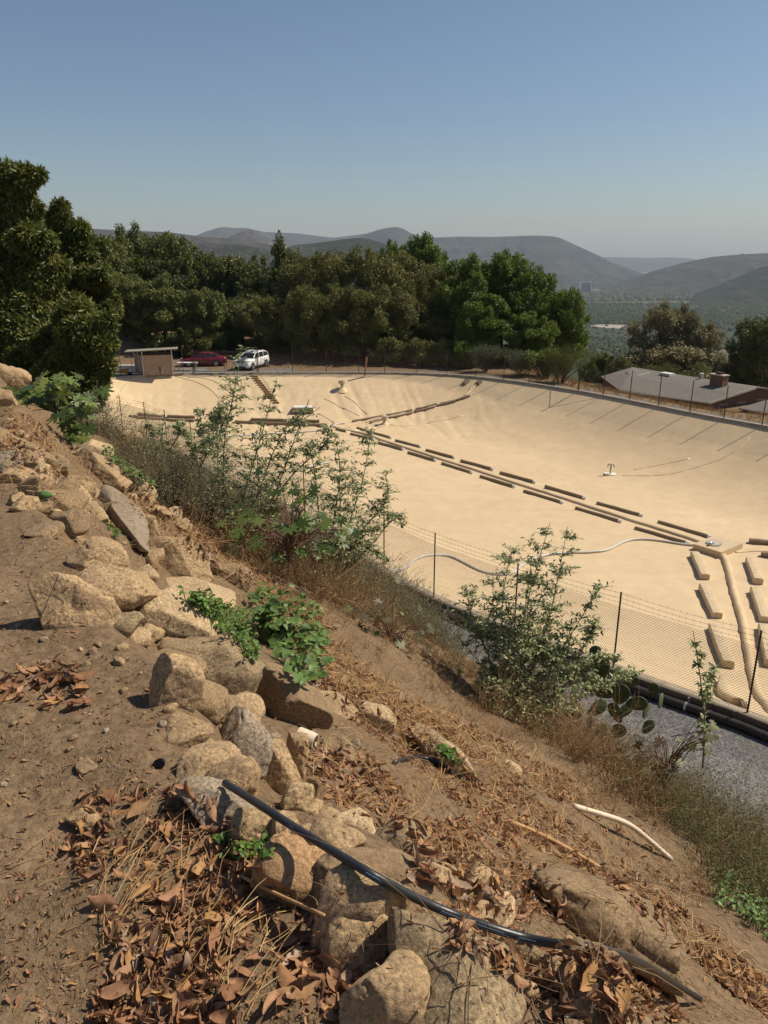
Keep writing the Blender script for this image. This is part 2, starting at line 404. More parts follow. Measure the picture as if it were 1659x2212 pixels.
M['hill_far'] = hill_mat('hill_far', (.030, .036, .034), (.052, .056, .050), (.11, .10, .088), .003)
M['hill_rock'] = hill_mat('hill_rock', (.06, .052, .04), (.12, .10, .08), (.24, .20, .16), .012)

# ------------------------------------------------------------------ reservoir rim and cover surface
RIMZ = -10.8
far_px = [(224, 818), (262, 814), (300, 811), (345, 808.5), (400, 806.8), (500, 805.6), (600, 805), (750, 804.6), (880, 805.5), (950, 808), (1010, 812), (1080, 819.5), (1145, 828), (1220, 839.5), (1300, 853), (1400, 873), (1500, 893), (1580, 908), (1659, 921)]
far_w = [G(x, y, RIMZ) for x, y in far_px]
far_w = [(p.x, p.y) for p in far_w]
near_w = [(9.2, 16.3), (6.3, 18.75), (3.95, 21.0), (1.65, 23.3), (0, 25.55), (-1.7, 28.4), (-3.4, 31.2), (-5.9, 34.7), (-8.5, 38.3), (-10.6, 41.3), (-12.7, 43.9), (-14.6, 46.3), (-16.8, 48.6), (-18.6, 50.2)]
poly = far_w + [(29.5, 42.5), (33, 34), (34.5, 26), (33, 18), (28, 11.5), (22, 8.6), (16.5, 10.0), (12.4, 13.2)] + near_w + [(-22, 53.5), (-25, 58), (-26.5, 64)]
poly = np.array(poly)
def sdist(x, y):
    """positive inside the rim"""
    x = np.asarray(x, float); y = np.asarray(y, float)
    d = np.full(x.shape, 1e9); ins = np.zeros(x.shape, bool)
    n = len(poly)
    for i in range(n):
        ax, ay = poly[i]; bx, by = poly[(i + 1) % n]
        ex, ey = bx - ax, by - ay
        t = np.clip(((x - ax) * ex + (y - ay) * ey) / (ex * ex + ey * ey), 0, 1)
        d = np.minimum(d, np.hypot(x - ax - t * ex, y - ay - t * ey))
        c = (ay > y) != (by > y)
        with np.errstate(divide='ignore', invalid='ignore'):
            xi = (bx - ax) * (y - ay) / (by - ay + 1e-12) + ax
        ins ^= c & (x < xi)
    return np.where(ins, d, -d)
def zcover(x, y, wr=True):
    x = np.asarray(x, float); y = np.asarray(y, float)
    d = sdist(x, y)
    dd = np.clip(d, 0, None)
    k = 1.6
    raw = dd * .5; h = 3.35
    m = np.minimum(raw, h); q = np.clip((k - np.abs(raw - h)) / k, 0, 1); m = m - q * q * k * .25
    z = RIMZ - .05 - m
    if wr:
        amp = sstep(.3, 2, dd)
        z = z + amp * (.035 * fbm(x * .25, y * .25, oct=3, seed=3) + .012 * fbm(x * 1.3, y * 1.3, oct=3, seed=5))
        # taut creases running down the far slope
        far = sstep(56, 62, y) * sstep(.8, 2.5, dd) * (1 - sstep(9, 12, dd)) * sstep(14, 4, x) 
        cr = np.abs(vnoise(x * 1.15 + y * .28 + .5 * vnoise(x * .3, y * .3, seed=8), y * .10, seed=11)) 
        z = z - far * .09 * np.clip(1 - cr * 6, 0, 1)
        cr2 = np.abs(vnoise(x * 2.4 - y * .5, y * .14, seed=12))
        z = z - far * .06 * np.clip(1 - cr2 * 4, 0, 1) * sstep(-.1, .4, vnoise(x * .2, y * .2, seed=14))
        near = sstep(0, 1, (x - 13)) * sstep(44, 30, y) * sstep(.6, 2.5, dd)
        cr = np.abs(vnoise(x * .5 + y * 2.2, x * .25, seed=21))
        z = z - near * .05 * np.clip(1 - cr * 4, 0, 1)
    return z
def hitf(px, py, f, t0, t1, n=700):
    d = ray(px, py); ts = np.geomspace(t0, t1, n)
    z = f(d.x * ts, d.y * ts); below = (d.z * ts) < z
    if not below.any(): return None
    i = int(np.argmax(below)); a = ts[max(i - 1, 0)]; b = ts[i]
    for _ in range(12):
        m = (a + b) / 2
        if d.z * m < float(f(np.array([d.x * m]), np.array([d.y * m]))[0]): b = m
        else: a = m
    return d * b
def onc(px, py, up=0.0):
    p = hitf(px, py, lambda x, y: zcover(x, y, False), 15, 100, 400)
    if p is None: p = G(px, py, RIMZ)
    return Vector((p.x, p.y, float(zcover(np.array([p.x]), np.array([p.y]))[0]) + up))

# ------------------------------------------------------------------ terrain
UX, UY = -.636, .772; NX, NY = .772, .636
def valley(d):
    return np.interp(d, [0, 62, 75, 90, 118, 180, 300, 700, 1500, 3000, 6000, 12000], [-11.05, -11.05, -15.2, -18, -23, -33, -50, -95, -150, -190, -225, -232])
def hill(x, y):
    u = UX * x + UY * y; s = NX * x + NY * y
    se = 1.05 + .2 * np.clip(u - 3.5, 0, 8) + .10 * np.sin(u * 2.1) + .06 * np.sin(u * 5.3)
    top = -1.6 - .05 * np.clip(u - 4, 0, 3) + .03 * np.clip(u - 7, 0, 6) - .22 * np.clip(u - 13, 0, None)
    q = s - se
    z = top + .55 * np.clip(-q - 2.2, 0, 2.0)
    z = z - .42 * sstep(-.05, .42, q)
    q2 = np.clip(q - .3, 0, None)
    z = z - np.where(q2 < 5, .70 * q2, 3.5 + .90 * (q2 - 5))
    return z, u, s, q
def ground(x, y, detail=True):
    x = np.asarray(x, float); y = np.asarray(y, float)
    zh, u, s, q = hill(x, y)
    d = np.hypot(x, y); sd_ = sdist(x, y); out = np.clip(-sd_, 0, None)
    base = np.full(x.shape, -11.05)
    # drop on the right towards the valley
    wr = sstep(13, 24, x) * sstep(20, 40, y + .6 * x)
    wf = sstep(120, 300, d)
    drop = np.maximum(valley(d), -11.05 - .25 * np.clip(out - 3.0, 0, 20) - .32 * np.clip(out - 36.0, 0, None))
    back = base + 2.6 * sstep(83, 92, y) * sstep(-24, -30, x) + .13 * np.clip(y - 90, 0, 30) * sstep(-6, -20, x) * sstep(90, 96, y)
    zz = back * (1 - wr) + drop * wr
    zz = zz * (1 - wf) + valley(d) * wf
    wn = 1 - sstep(36, 60, d)
    zhh = np.maximum(zh, -11.05)
    z = np.where(zh > -11.05, np.maximum(zz, zhh * wn + zz * (1 - wn)), zz)
    if detail:
        nf = np.clip(1 - d / 60, 0, 1) * np.clip((z + 11.05) * 2, .12, 1)
        z = z + nf * (.07 * fbm(x * .9, y * .9, oct=3, seed=31) + .022 * fbm(x * 4.5, y * 4.5, oct=3, seed=37, gain=.5))
        z = z + sstep(300, 900, d) * 4 * fbm(x * .003, y * .003, oct=3, seed=41)
    z = np.where(sd_ > .15, np.minimum(z, zcover(x, y, False) - .9), z)
    return z
def hit(px, py): return hitf(px, py, lambda x, y: ground(x, y), .7, 200, 900)
def gz(x, y): return float(ground(np.array([x]), np.array([y]))[0])

rr = np.concatenate([[.02, .3], np.geomspace(.6, 60, 600), np.geomspace(60.6, 14000, 190)])
aa = np.concatenate([np.linspace(-179, -66, 20), np.arange(-62, -34, .6), np.arange(-34, 34, .11), np.arange(34, 62, .6), np.linspace(66, 179, 20)])
aa = np.radians(aa)
RRg, AAg = np.meshgrid(rr, aa, indexing='ij')
gx = RRg * np.sin(AAg); gy = RRg * np.cos(AAg)
gzv = ground(gx, gy)
nr, na = gx.shape
idx = np.arange(nr * na).reshape(nr, na)
Fq = np.stack([idx[:-1, :-1], idx[:-1, 1:], idx[1:, 1:], idx[1:, :-1]], -1).reshape(-1, 4)[:, ::-1]
wrap = np.stack([idx[:-1, -1], idx[:-1, 0], idx[1:, 0], idx[1:, -1]], -1)[:, ::-1]
_, gu, gs, gq = hill(gx, gy); gd = np.hypot(gx, gy); gsd = sdist(gx, gy)
zone = np.zeros((nr, na, 4)); zone[..., 3] = 1
gravel = (gsd < 0) * (gs > 12.6) * (gy < 55) * (gx < 30) * 1.0
gravel = np.maximum(gravel, (gsd < 0) * (gsd > -2.6 - 2.0 * (np.abs(gx + 15) < 6)) * (gy > 50))
zone[..., 0] = gravel
zone[..., 1] = (gsd < -2.2) * (gx > 12) * (gy > 25) * (gd < 200) * 1.0
zone[..., 2] = sstep(150, 260, gd)
g = meshobj('ground', np.stack([gx, gy, gzv], -1).reshape(-1, 3), [np.concatenate([Fq, wrap])], M['ground'], smooth=True, col=zone.reshape(-1, 4))
tag(g, kind='structure')

from mathutils.bvhtree import BVHTree
_m = (gd[:-1, :-1] < 45) & (gd[:-1, :-1] > .5) & (np.abs(AAg[:-1, :-1]) < R(50))
_f = np.stack([idx[:-1, :-1], idx[:-1, 1:], idx[1:, 1:], idx[1:, :-1]], -1)[_m]
_u = np.unique(_f); _r = np.full(gx.size, -1); _r[_u] = np.arange(len(_u))
ground_bvh = BVHTree.FromPolygons(np.stack([gx, gy, gzv], -1).reshape(-1, 3)[_u].tolist(), _r[_f].tolist())
def hitn(px, py):
    l, n_, i_, d_ = ground_bvh.ray_cast(Vector((0, 0, 0)), ray(px, py).normalized())
    if l is None: return None, None
    return l, (n_ if n_.z > 0 else -n_)
def hit(px, py): return hitn(px, py)[0]

# cover
xs = np.arange(-28, 36, .22); ys = np.arange(7, 79, .22)
cxg, cyg = np.meshgrid(xs, ys, indexing='ij'); csd = sdist(cxg, cyg); czg = zcover(cxg, cyg)
idx = np.arange(cxg.size).reshape(cxg.shape)
ok = (csd > -.2)
okf = ok[:-1, :-1] & ok[1:, :-1] & ok[1:, 1:] & ok[:-1, 1:]
F = np.stack([idx[:-1, :-1], idx[1:, :-1], idx[1:, 1:], idx[:-1, 1:]], -1)[okf]
used = np.unique(F); remap = np.full(cxg.size, -1); remap[used] = np.arange(len(used))
cov = meshobj('reservoir_cover', np.stack([cxg, cyg, czg], -1).reshape(-1, 3)[used], [remap[F]], M['cover'], smooth=True)
tag(cov, 'tan plastic floating cover stretched over the whole drained-looking reservoir basin', 'reservoir cover')
# concrete curb ring
def offset_ring(pts, off):
    n = len(pts); out = []
    for i in range(n):
        a = pts[(i + 1) % n] - pts[i - 1]; a = a / np.linalg.norm(a)
        nrm = np.array([a[1], -a[0]]); out.append(pts[i] + nrm * off)
    return np.array(out)
def resample(p, step=.8):
    q = []
    n = len(p)
    for i in range(n):
        a, b = p[i], p[(i + 1) % n]; m = max(1, int(np.linalg.norm(b - a) / step))
        for k in range(m): q.append(a + (b - a) * k / m)
    return np.array(q)
ar = sum(poly[i][0] * poly[(i + 1) % len(poly)][1] - poly[(i + 1) % len(poly)][0] * poly[i][1] for i in range(len(poly)))
sgn = 1 if ar > 0 else -1
rp = resample(poly)
for _ in range(2): rp = (np.roll(rp, 1, 0) + rp * 2 + np.roll(rp, -1, 0)) / 4
ro = offset_ring(rp, .22 * sgn); ri = offset_ring(rp, -.16 * sgn)
n = len(rp)
V = np.concatenate([np.c_[ri, np.full(n, RIMZ - .35)], np.c_[ri, np.full(n, RIMZ + .05)], np.c_[ro, np.full(n, RIMZ + .05)], np.c_[ro, np.full(n, RIMZ - .55)]])
i0 = np.arange(n); i1 = (i0 + 1) % n
F = np.concatenate([np.stack([i0 + k * n, i1 + k * n, i1 + (k + 1) * n, i0 + (k + 1) * n], 1) for k in range(3)])
tag(meshobj('concrete_curb', V, [F], M['curb']), 'low concrete curb running round the rim of the covered reservoir', 'curb')

# ------------------------------------------------------------------ distant hills
def hills(name, px, dist, width, mat, zb=-240, noise=.12, seed=1, back=1.0):
    xs_ = np.array([p[0] for p in px], float); ys_ = np.array([p[1] for p in px], float)
    n = int((xs_[-1] - xs_[0]) / 3) + 2
    X = np.linspace(xs_[0], xs_[-1], n); Y = np.interp(X, xs_, ys_)
    # light smoothing + small roughness
    Ys = np.convolve(np.pad(Y, 3, mode='edge'), np.ones(7) / 7, 'valid') * .6 + Y * .4
    v = (CY - Ys) / FPX; dx = (X - CX) / FPX; fw = math.cos(PITCH) + v * math.sin(PITCH); uz = -math.sin(PITCH) + v * math.cos(PITCH)
    D = np.full(n, float(dist)) if np.isscalar(dist) else np.interp(X, xs_, dist)
    k = 70; T = np.linspace(-1, 1, k)
    V = np.zeros((n, k, 3)); az = dx / fw
    for j, t in enumerate(T):
        dd = D + t * width * (1 if t < 0 else back)
        yy = dd; xx = az * dd
        prof = 1 - abs(t) ** 1.15
        zr = uz / fw * D
        rid = np.abs(fbm(xx * 2.2 / width + seed, yy * .7 / width, oct=5, seed=seed, gain=.55))
        z = zb + (zr - zb) * np.clip(prof - noise * 2.2 * rid * (1 - prof) ** .6 * (t < 0) , -.05, 1) + (8 * fbm(xx * .012, yy * .012, oct=3, seed=seed + 9) * (abs(t) > .02))
        V[:, j] = np.stack([xx, yy, z], -1)
    V[:, 35:36, 2] += 0
    id_ = np.arange(n * k).reshape(n, k)
    F = np.stack([id_[:-1, :-1], id_[1:, :-1], id_[1:, 1:], id_[:-1, 1:]], -1).reshape(-1, 4)
    tag(meshobj(name, V.reshape(-1, 3), [F], mat, smooth=True), kind='structure')
hills('hills', [(-900, 480), (-300, 470), (60, 468), (112, 476), (190, 492), (300, 498), (357, 500), (425, 508), (470, 512), (520, 516), (600, 530), (700, 560), (760, 600)], 3800, 1500, M['hill_brown'], -200, .12, 3)
hills('hills', [(230, 640), (280, 560), (310, 528), (345, 512), (380, 516), (420, 524), (470, 530), (520, 528), (560, 535), (620, 560), (700, 600)], 2300, 700, M['hill_brown'], -170, .2, 5)
hills('hills', [(420, 510), (440, 501), (460, 494), (482, 489), (510, 492), (530, 491), (570, 500), (640, 503), (695, 510), (720, 513), (775, 506), (800, 503), (900, 520), (1000, 560)], 8200, 2200, M['hill_far'], -235, .1, 7)
hills('mountain', [(480, 520), (505, 506), (525, 497), (542, 493), (555, 498), (575, 508), (600, 521), (630, 535), (660, 550)], 5200, 900, M['hill_rock'], -215, .25, 9)
hills('hills', [(520, 640), (570, 570), (600, 540), (640, 527), (680, 524), (730, 517), (770, 512), (795, 514), (830, 524), (880, 545), (960, 580), (1060, 610), (1150, 640)], 2900, 900, M['hill_green'], -190, .18, 11)
hills('mountain', [(700, 560), (760, 520), (790, 504), (825, 493), (850, 489), (870, 491), (885, 502), (905, 509), (940, 512), (1000, 510), (1060, 511), (1150, 508), (1190, 509), (1210, 513), (1232, 523), (1260, 536), (1290, 550), (1330, 570), (1390, 592), (1450, 612), (1530, 640)], 6800, 1700, M['hill_far'], -228, .22, 13)
hills('hills', [(1180, 640), (1195, 625), (1150, 600)][::-1][:0] or [(880, 660), (950, 590), (1000, 572), (1060, 575), (1120, 588), (1160, 603), (1195, 625), (1225, 650)], 3600, 900, M['hill_green'], -200, .2, 15)
hills('hills', [(1230, 580), (1270, 560), (1300, 555), (1350, 556), (1400, 557), (1450, 556), (1490, 558), (1560, 570), (1700, 580), (1900, 600)], 12500, 1500, M['hill_far'], -240, .1, 17)
hills('mountain', [(1270, 655), (1300, 636), (1340, 612), (1400, 590), (1440, 577), (1480, 566), (1540, 554), (1600, 549), (1659, 546), (1800, 540), (2100, 560)], 5600, 1500, M['hill_brown'], -222, .25, 19)
hills('hills', [(1380, 720), (1460, 668), (1500, 642), (1560, 614), (1620, 587), (1659, 575), (1800, 560), (2100, 580)], 3700, 800, M['hill_green'], -200, .22, 23)

# haze: one closed box of even, pale air
hb = MB(); hb.box((0, 4000, 20), (26000, 24000, 560))
hz = hb.build('haze', None); tag(hz, kind='stuff')
hm = bpy.data.materials.new('haze'); hm.use_nodes = True; ht = hm.node_tree
ht.nodes.remove(ht.nodes['Principled BSDF'])
pv = ht.nodes.new('ShaderNodeVolumePrincipled'); pv.inputs['Density'].default_value = 6.0e-5
pv.inputs['Color'].default_value = (.72, .85, 1.0, 1); pv.inputs['Anisotropy'].default_value = 0.0
ht.links.new(pv.outputs[0], ht.nodes['Material Output'].inputs['Volume']); hz.data.materials.append(hm)
# ------------------------------------------------------------------ fences
def fence_line(name, label, pts, hh=1.83, top=2.25, pitch=.08, wr=.0038, barb=(1.95, 2.08, 2.22), mesh_ok=None, poster=.024, braces=(), lean=0.0):
    root = thing(name, label, 'fence', (pts[0][0], pts[0][1], RIMZ))
    B = Vector((pts[0][0], pts[0][1], RIMZ))
    loc = [Vector((p[0], p[1], RIMZ + .05)) - B for p in pts]
    for i, p in enumerate(loc):
        m = MB(); m.tube([p + Vector((0, 0, -.2)), p + Vector((lean * (1 if i % 2 else -1), 0, top))], poster * (1.6 if i in braces else 1), 6)
        m.build('post', M['post'], root)
    for i in braces:
        for j in (i - 1, i + 1):
            if 0 <= j < len(loc):
                m = MB(); m.tube([loc[i] + Vector((0, 0, 1.75)), loc[j] + Vector((0, 0, .1))], .022, 5); m.build('brace', M['post'], root)
    S = []
    for i in range(len(loc) - 1):
        if mesh_ok is not None and not mesh_ok[i]: continue
        a, b = loc[i], loc[i + 1]; e = b - a; L = e.length; ex = e / L
        for dr in (1, -1):
            k0 = int(-hh / pitch) if dr > 0 else 0; k1 = int(L / pitch) if dr > 0 else int((L + hh) / pitch)
            for k in range(k0, k1 + 1):
                x0 = k * pitch
                # point along: x = x0 + dr*z
                z0, z1 = 0.02, hh
                if dr > 0: z0 = max(z0, -x0); z1 = min(z1, L - x0)
                else: z0 = max(z0, x0 - L); z1 = min(z1, x0)
                if z1 - z0 < .05: continue
                S.append([a + ex * (x0 + dr * z0) + Vector((0, 0, z0)), a + ex * (x0 + dr * z1) + Vector((0, 0, z1))])
    if S:
        V, F = strands(np.array([[list(q) for q in s_] for s_ in S]), wr, False)
        meshobj('chain_link_mesh', V, [F], M['wire'], root)
    for hgt in barb:
        m = MB()
        pp = []
        for i in range(len(loc) - 1):
            for k in range(4):
                q = loc[i].lerp(loc[i + 1], k / 4); q.z += hgt - .03 * math.sin(math.pi * k / 4) * (1 + (i % 3)); pp.append(q)
        q = loc[-1].copy(); q.z += hgt; pp.append(q)
        m.tube(pp, .004, 3, False)
        # barbs
        tot = len(pp)
        for q in range(len(pp) - 1):
            for k in range(5):
                c = pp[q].lerp(pp[q + 1], k / 5); m.tube([c + Vector((0, .0, -.03)), c + Vector((.01, .01, .03))], .003, 3, False)
        m.build('barbed_wire', M['wire'], root)
    return root
def off_near(p, o): return (p[0] + NX * o, p[1] + NY * o)
near_posts = [(11.5, 13.9), (9.0, 16.5), (6.3, 18.7), (3.95, 21.0), (1.65, 23.3), (0, 25.6), (-1.7, 28.4), (-3.4, 31.3), (-5.9, 34.8), (-8.5, 38.3), (-10.6, 41.4), (-12.7, 44.0), (-14.6, 46.4), (-16.8, 48.6), (-18.5, 50.0), (-20.6, 51.9)]
fence_line('chain_link_fence', 'rusty brown chain-link fence along the near rim above the black corrugated pipe', near_posts)
fxs = np.array([p[0] for p in far_px]); fys = np.array([p[1] for p in far_px])
def rim_at(px, off=.12):
    p = G(px, float(np.interp(px, fxs, fys)), RIMZ)
    return p
fp1 = [rim_at(x) for x in (224, 242, 262, 286)]
fence_line('chain_link_fence', 'short dark wire fence left of the tan pump shed, half behind the hanging foliage', [(p.x, p.y + .1) for p in fp1], mesh_ok=[0, 0, 0])
xs_ = [558, 592, 632, 666, 705, 740, 775, 808, 831, 865, 899, 930, 965, 996, 1028, 1060, 1088, 1117, 1142, 1170, 1196, 1222, 1249, 1276, 1303, 1332, 1360, 1391, 1422, 1456, 1490, 1526, 1563, 1604, 1646, 1690, 1735]
fp2 = [G(x, float(np.interp(x, fxs, fys)) if x < 1659 else 921 + (x - 1659) * .2, RIMZ) for x in xs_]
sel = [i for i in range(len(xs_)) if i < 22 or i >= 22]
# posts every ~3 m: keep those about 3 m apart
keep = [0]
for i in range(1, len(fp2)):
    if (fp2[i] - fp2[keep[-1]]).length > 2.35 or xs_[i] in (1249, 1303, 1196): keep.append(i)
bi = [k for k, i in enumerate(keep) if xs_[i] == 1249]
fence_line('chain_link_fence', 'long dark chain-link fence on the far rim running right past the shingled roof', [(fp2[i].x, fp2[i].y) for i in keep], wr=.0030, pitch=.085, braces=bi, poster=.034)
# gate in the far fence, in front of the two cars
gt = [G(x, float(np.interp(x, fxs, fys)), RIMZ) for x in (375, 419, 488.6, 558)]
def gate_leaf(a, b, label):
    root = thing('metal_gate', label, 'gate', tuple(a)); e = b - a; L = e.length; ex = e / L
    zu = Vector((0, 0, 1))
    def seg(x0, z0, x1, z1, r, nm):
        m = MB(); m.tube([ex * x0 + zu * z0, ex * x1 + zu * z1], r, 6); m.build(nm, M['post'], root)
    seg(0, -.15, 0, 2.3, .055, 'post'); seg(L - .1, .1, L - .1, 2.2, .03, 'gate_frame')
    seg(.1, .18, L - .1, .18, .028, 'gate_frame'); seg(.1, 2.0, L - .1, 2.0, .028, 'gate_frame'); seg(.1, 1.05, L - .1, 1.05, .022, 'gate_frame')
    seg(.12, .1, .12, 2.2, .03, 'gate_frame'); seg(L * .5, .15, L * .5, 2.2, .02, 'gate_frame')
    S = []
    p_ = .12
    for dr in (1, -1):
        for k in range(int(-1.8 / p_), int((L + 1.8) / p_)):
            x0 = k * p_; z0, z1 = 0, 1.8
            if dr > 0: z0 = max(0, .1 - x0); z1 = min(1.8, L - .1 - x0)
            else: z0 = max(0, x0 - L + .1); z1 = min(1.8, x0 - .1)
            if z1 - z0 > .05: S.append([list(ex * (x0 + dr * z0) + zu * (z0 + .18)), list(ex * (x0 + dr * z1) + zu * (z1 + .18))])
    V, F = strands(np.array(S), .0018, False); meshobj('chain_link_mesh', V, [F], M['wire'], root)
    return root
gate_leaf(gt[1], gt[2], 'left leaf of the dark wire gate, in front of the maroon sedan')
gate_leaf(gt[3], gt[2], 'right leaf of the dark wire gate, in front of the white SUV')
fence_line('chain_link_fence', 'narrow piece of open wire fence between the pump shed and the gate', [(gt[0].x, gt[0].y), (gt[1].x - 1.0, gt[1].y), (gt[1].x - .12, gt[1].y)], mesh_ok=[0, 0], barb=(1.0, 2.2))

# corrugated drain pipe on the near side, outside the curb, with straps
def corr_pipe(pts, label, r=.115):
    root = thing('drain_pipe', label, 'drain pipe', tuple(pts[0])); B = Vector(pts[0])
    P_ = [Vector(p) - B for p in pts]
    seg = [P_[0]]; 
    fine = []
    for i in range(len(P_) - 1):
        L = (P_[i + 1] - P_[i]).length; m = max(2, int(L / .028))
        for k in range(m): fine.append(P_[i].lerp(P_[i + 1], k / m))
    rad = [r + .011 * (1 if (i % 2) else -1) for i in range(len(fine))]
    m = MB(); m.tube(fine, rad, 10); m.build('pipe', M['pipe'], root, True)
    k = 0; acc = 0
    for i in range(1, len(fine) - 1):
        acc += (fine[i] - fine[i - 1]).length
        if acc > 2.6:
            acc = 0; t = (fine[i + 1] - fine[i - 1]).normalized()
            m = MB(); m.tube([fine[i] - t * .03, fine[i] + t * .03], r + .018, 12); 
            m.box(fine[i] + Vector((NX * .1, NY * .1, .13)), (.05, .05, .2)); m.build('strap', M['galv'], root)
    return root
dp = []
for p in near_posts[1:12][::-1]: dp.append(Vector((p[0] - NX * .42, p[1] - NY * .42, -10.93)))
dp2 = [Vector((a.x, a.y, a.z)) for a in dp]
ext = Vector((near_posts[0][0] - NX * .42, near_posts[0][1] - NY * .42, -10.93))
cutp = dp2[-1].lerp(ext, .35)
corr_pipe(dp2 + [cutp], 'black corrugated drain pipe strapped along the outside of the near curb')
# dark board at the outer foot of the near curb
m = MB(); q = [Vector((p[0] - NX * .27, p[1] - NY * .27, -10.86)) for p in near_posts]
V = []
for p in q: V += [p + Vector((0, 0, -.3)), p + Vector((0, 0, .17)), p + Vector((NX * .05, NY * .05, .17)), p + Vector((NX * .05, NY * .05, -.3))]
F = [(i * 4 + k, i * 4 + (k + 1) % 4, i * 4 + 4 + (k + 1) % 4, i * 4 + 4 + k) for i in range(len(q) - 1) for k in range(4)]
m.add(V, F); b = m.build('edge_board', M['curbdark']); tag(b, 'dark weathered edging board standing between near curb and corrugated pipe', 'board')

# ------------------------------------------------------------------ things on the cover
def ballast(p0, p1, label, wd=.19, ht=.15, group='sand-filled ballast tubes on the cover', mats=None, bend=None, top='ballast', cap=False):
    """long box between two cover points, following the surface"""
    a = Vector(p0); b = Vector(p1); L = (b - a).length; n = 6
    ex = Vector((b.x - a.x, b.y - a.y, 0)).normalized(); sd_ = Vector((-ex.y, ex.x, 0))
    V = []; o = a.copy()
    for i in range(n + 1):
        c = a.lerp(b, (i / n if not cap else (0, .2, .4, .6, .8, .925, 1.0)[i]))
        if bend is not None: c = c + Vector(bend) * math.sin(math.pi * i / n)
        zc = float(zcover(np.array([c.x]), np.array([c.y]), False)[0]); c.z = zc + .015
        hh = ht * (1 - .05 * math.sin(i * 2.1 + a.x)); bev = .045
        for (s_, z_) in ((-1, -.04), (-1, hh - bev), (-1 + 2 * bev / wd, hh), (0, hh + .012), (1 - 2 * bev / wd, hh), (1, hh - bev), (1, -.04)):
            V.append(c + sd_ * (s_ * wd / 2) + Vector((0, 0, z_)) - o)
    F = []; mi = []
    for i in range(n):
        for k in range(6):
            F.append((i * 7 + k, (i + 1) * 7 + k, (i + 1) * 7 + k + 1, i * 7 + k + 1)); mi.append(1 if (cap and i == n - 1) else 0)
    F.append(tuple(range(7))); F.append(tuple(n * 7 + k for k in range(6, -1, -1))); mi += [1, 1]
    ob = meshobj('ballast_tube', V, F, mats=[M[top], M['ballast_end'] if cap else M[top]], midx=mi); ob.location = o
    return tag(ob, label, 'ballast tube', group)
def sidepair(px0, px1): return onc(*px0), onc(*px1)
upper = [((772, 926), (794, 933)), ((796, 934), (847, 948)), ((855, 953), (911, 968)), ((921, 974), (984, 991)), ((996, 997), (1067, 1016)), ((1081, 1023), (1158, 1044)), ((1178, 1053), (1266, 1079)), ((1290, 1089), (1390, 1117)), ((1422, 1130), (1538, 1164))]
lower = [((726, 929), (750, 934)), ((758, 939), (809, 951)), ((818, 958), (873, 973)), ((882, 979), (943, 997)), ((955, 1003), (1022, 1024)), ((1038, 1031), (1114, 1054)), ((1132, 1063), (1218, 1089)), ((1244, 1100), (1344, 1130)), ((1372, 1143), (1491, 1178))]
ordn = ['first', 'second', 'third', 'fourth', 'fifth', 'sixth', 'seventh', 'eighth', 'ninth', 'tenth', 'eleventh', 'twelfth', 'thirteenth', 'fourteenth']
for row, nm in ((upper, 'upper'), (lower, 'lower')):
    for i, (a, b) in enumerate(row[::-1]):
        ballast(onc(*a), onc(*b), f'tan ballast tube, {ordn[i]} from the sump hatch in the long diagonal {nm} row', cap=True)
slopeU = [((762, 911), (828, 899)), ((835, 898), (890, 887)), ((898, 885), (943, 874)), ((952, 873), (995, 863)), ((1000, 862), (1015, 856))]
slopeL = [((800, 914), (832, 906)), ((842, 903), (890, 893)), ((896, 890), (938, 880)), ((944, 877), (984, 868)), ((990, 865), (1008, 856))]
for row, nm in ((slopeU, 'upper'), (slopeL, 'lower')):
    for i, (a, b) in enumerate(row):
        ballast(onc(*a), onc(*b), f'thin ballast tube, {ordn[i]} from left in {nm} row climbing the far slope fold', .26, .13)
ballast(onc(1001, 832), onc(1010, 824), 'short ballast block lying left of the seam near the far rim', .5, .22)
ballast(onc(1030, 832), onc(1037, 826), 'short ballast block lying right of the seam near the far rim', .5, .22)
leftU = [((300, 896), (356, 900)), ((362, 901), (421, 903)), ((457, 905), (502, 908)), ((542, 908), (620, 910)), ((626, 910), (690, 912))]
leftL = [((280, 901), (350, 907)), ((358, 908), (420, 911)), ((457, 912), (490, 914)), ((508, 913), (632, 918)), ((638, 919), (700, 920))]
for row, nm in ((leftU, 'upper'), (leftL, 'lower')):
    for i, (a, b) in enumerate(row[::-1]):
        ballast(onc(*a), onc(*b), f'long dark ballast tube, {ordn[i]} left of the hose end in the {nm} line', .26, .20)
rightb = [((1500, 1202), (1522, 1252), 'large ballast box just below the sump hatch, left of the deep fold'), ((1519, 1272), (1548, 1336), 'large ballast box lying second below the sump hatch, left of the deep fold'),
          ((1541, 1360), (1572, 1442), 'large ballast box behind the fence mesh, third below the sump hatch'), 
          ((1619, 1216), (1637, 1262), 'large ballast box right of the deep fold, nearest the sump hatch'), ((1630, 1280), (1652, 1346), 'large ballast box right of the deep fold, second below the sump hatch'), ((1648, 1360), (1664, 1440), 'large ballast box right of the deep fold behind the last fence post')]
for a, b, lb in rightb: ballast(onc(*a), onc(*b), lb, .42, .26, top='ballast_tan')
ballast(onc(1562, 1473), onc(1592, 1527), 'curved ballast tube bent round behind the fence near the pipe', .30, .25, bend=(-.25, -.1, 0), top='ballast_tan')
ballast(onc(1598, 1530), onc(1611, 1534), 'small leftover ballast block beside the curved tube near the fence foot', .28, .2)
ballast(onc(1618, 1173), onc(1672, 1178), 'pale ballast tube at the right frame edge, upper of the pair right of the hatch', .26, .24)
ballast(onc(1643, 1202), onc(1690, 1210), 'pale ballast tube at the right frame edge, lower of the pair right of the hatch', .26, .24)

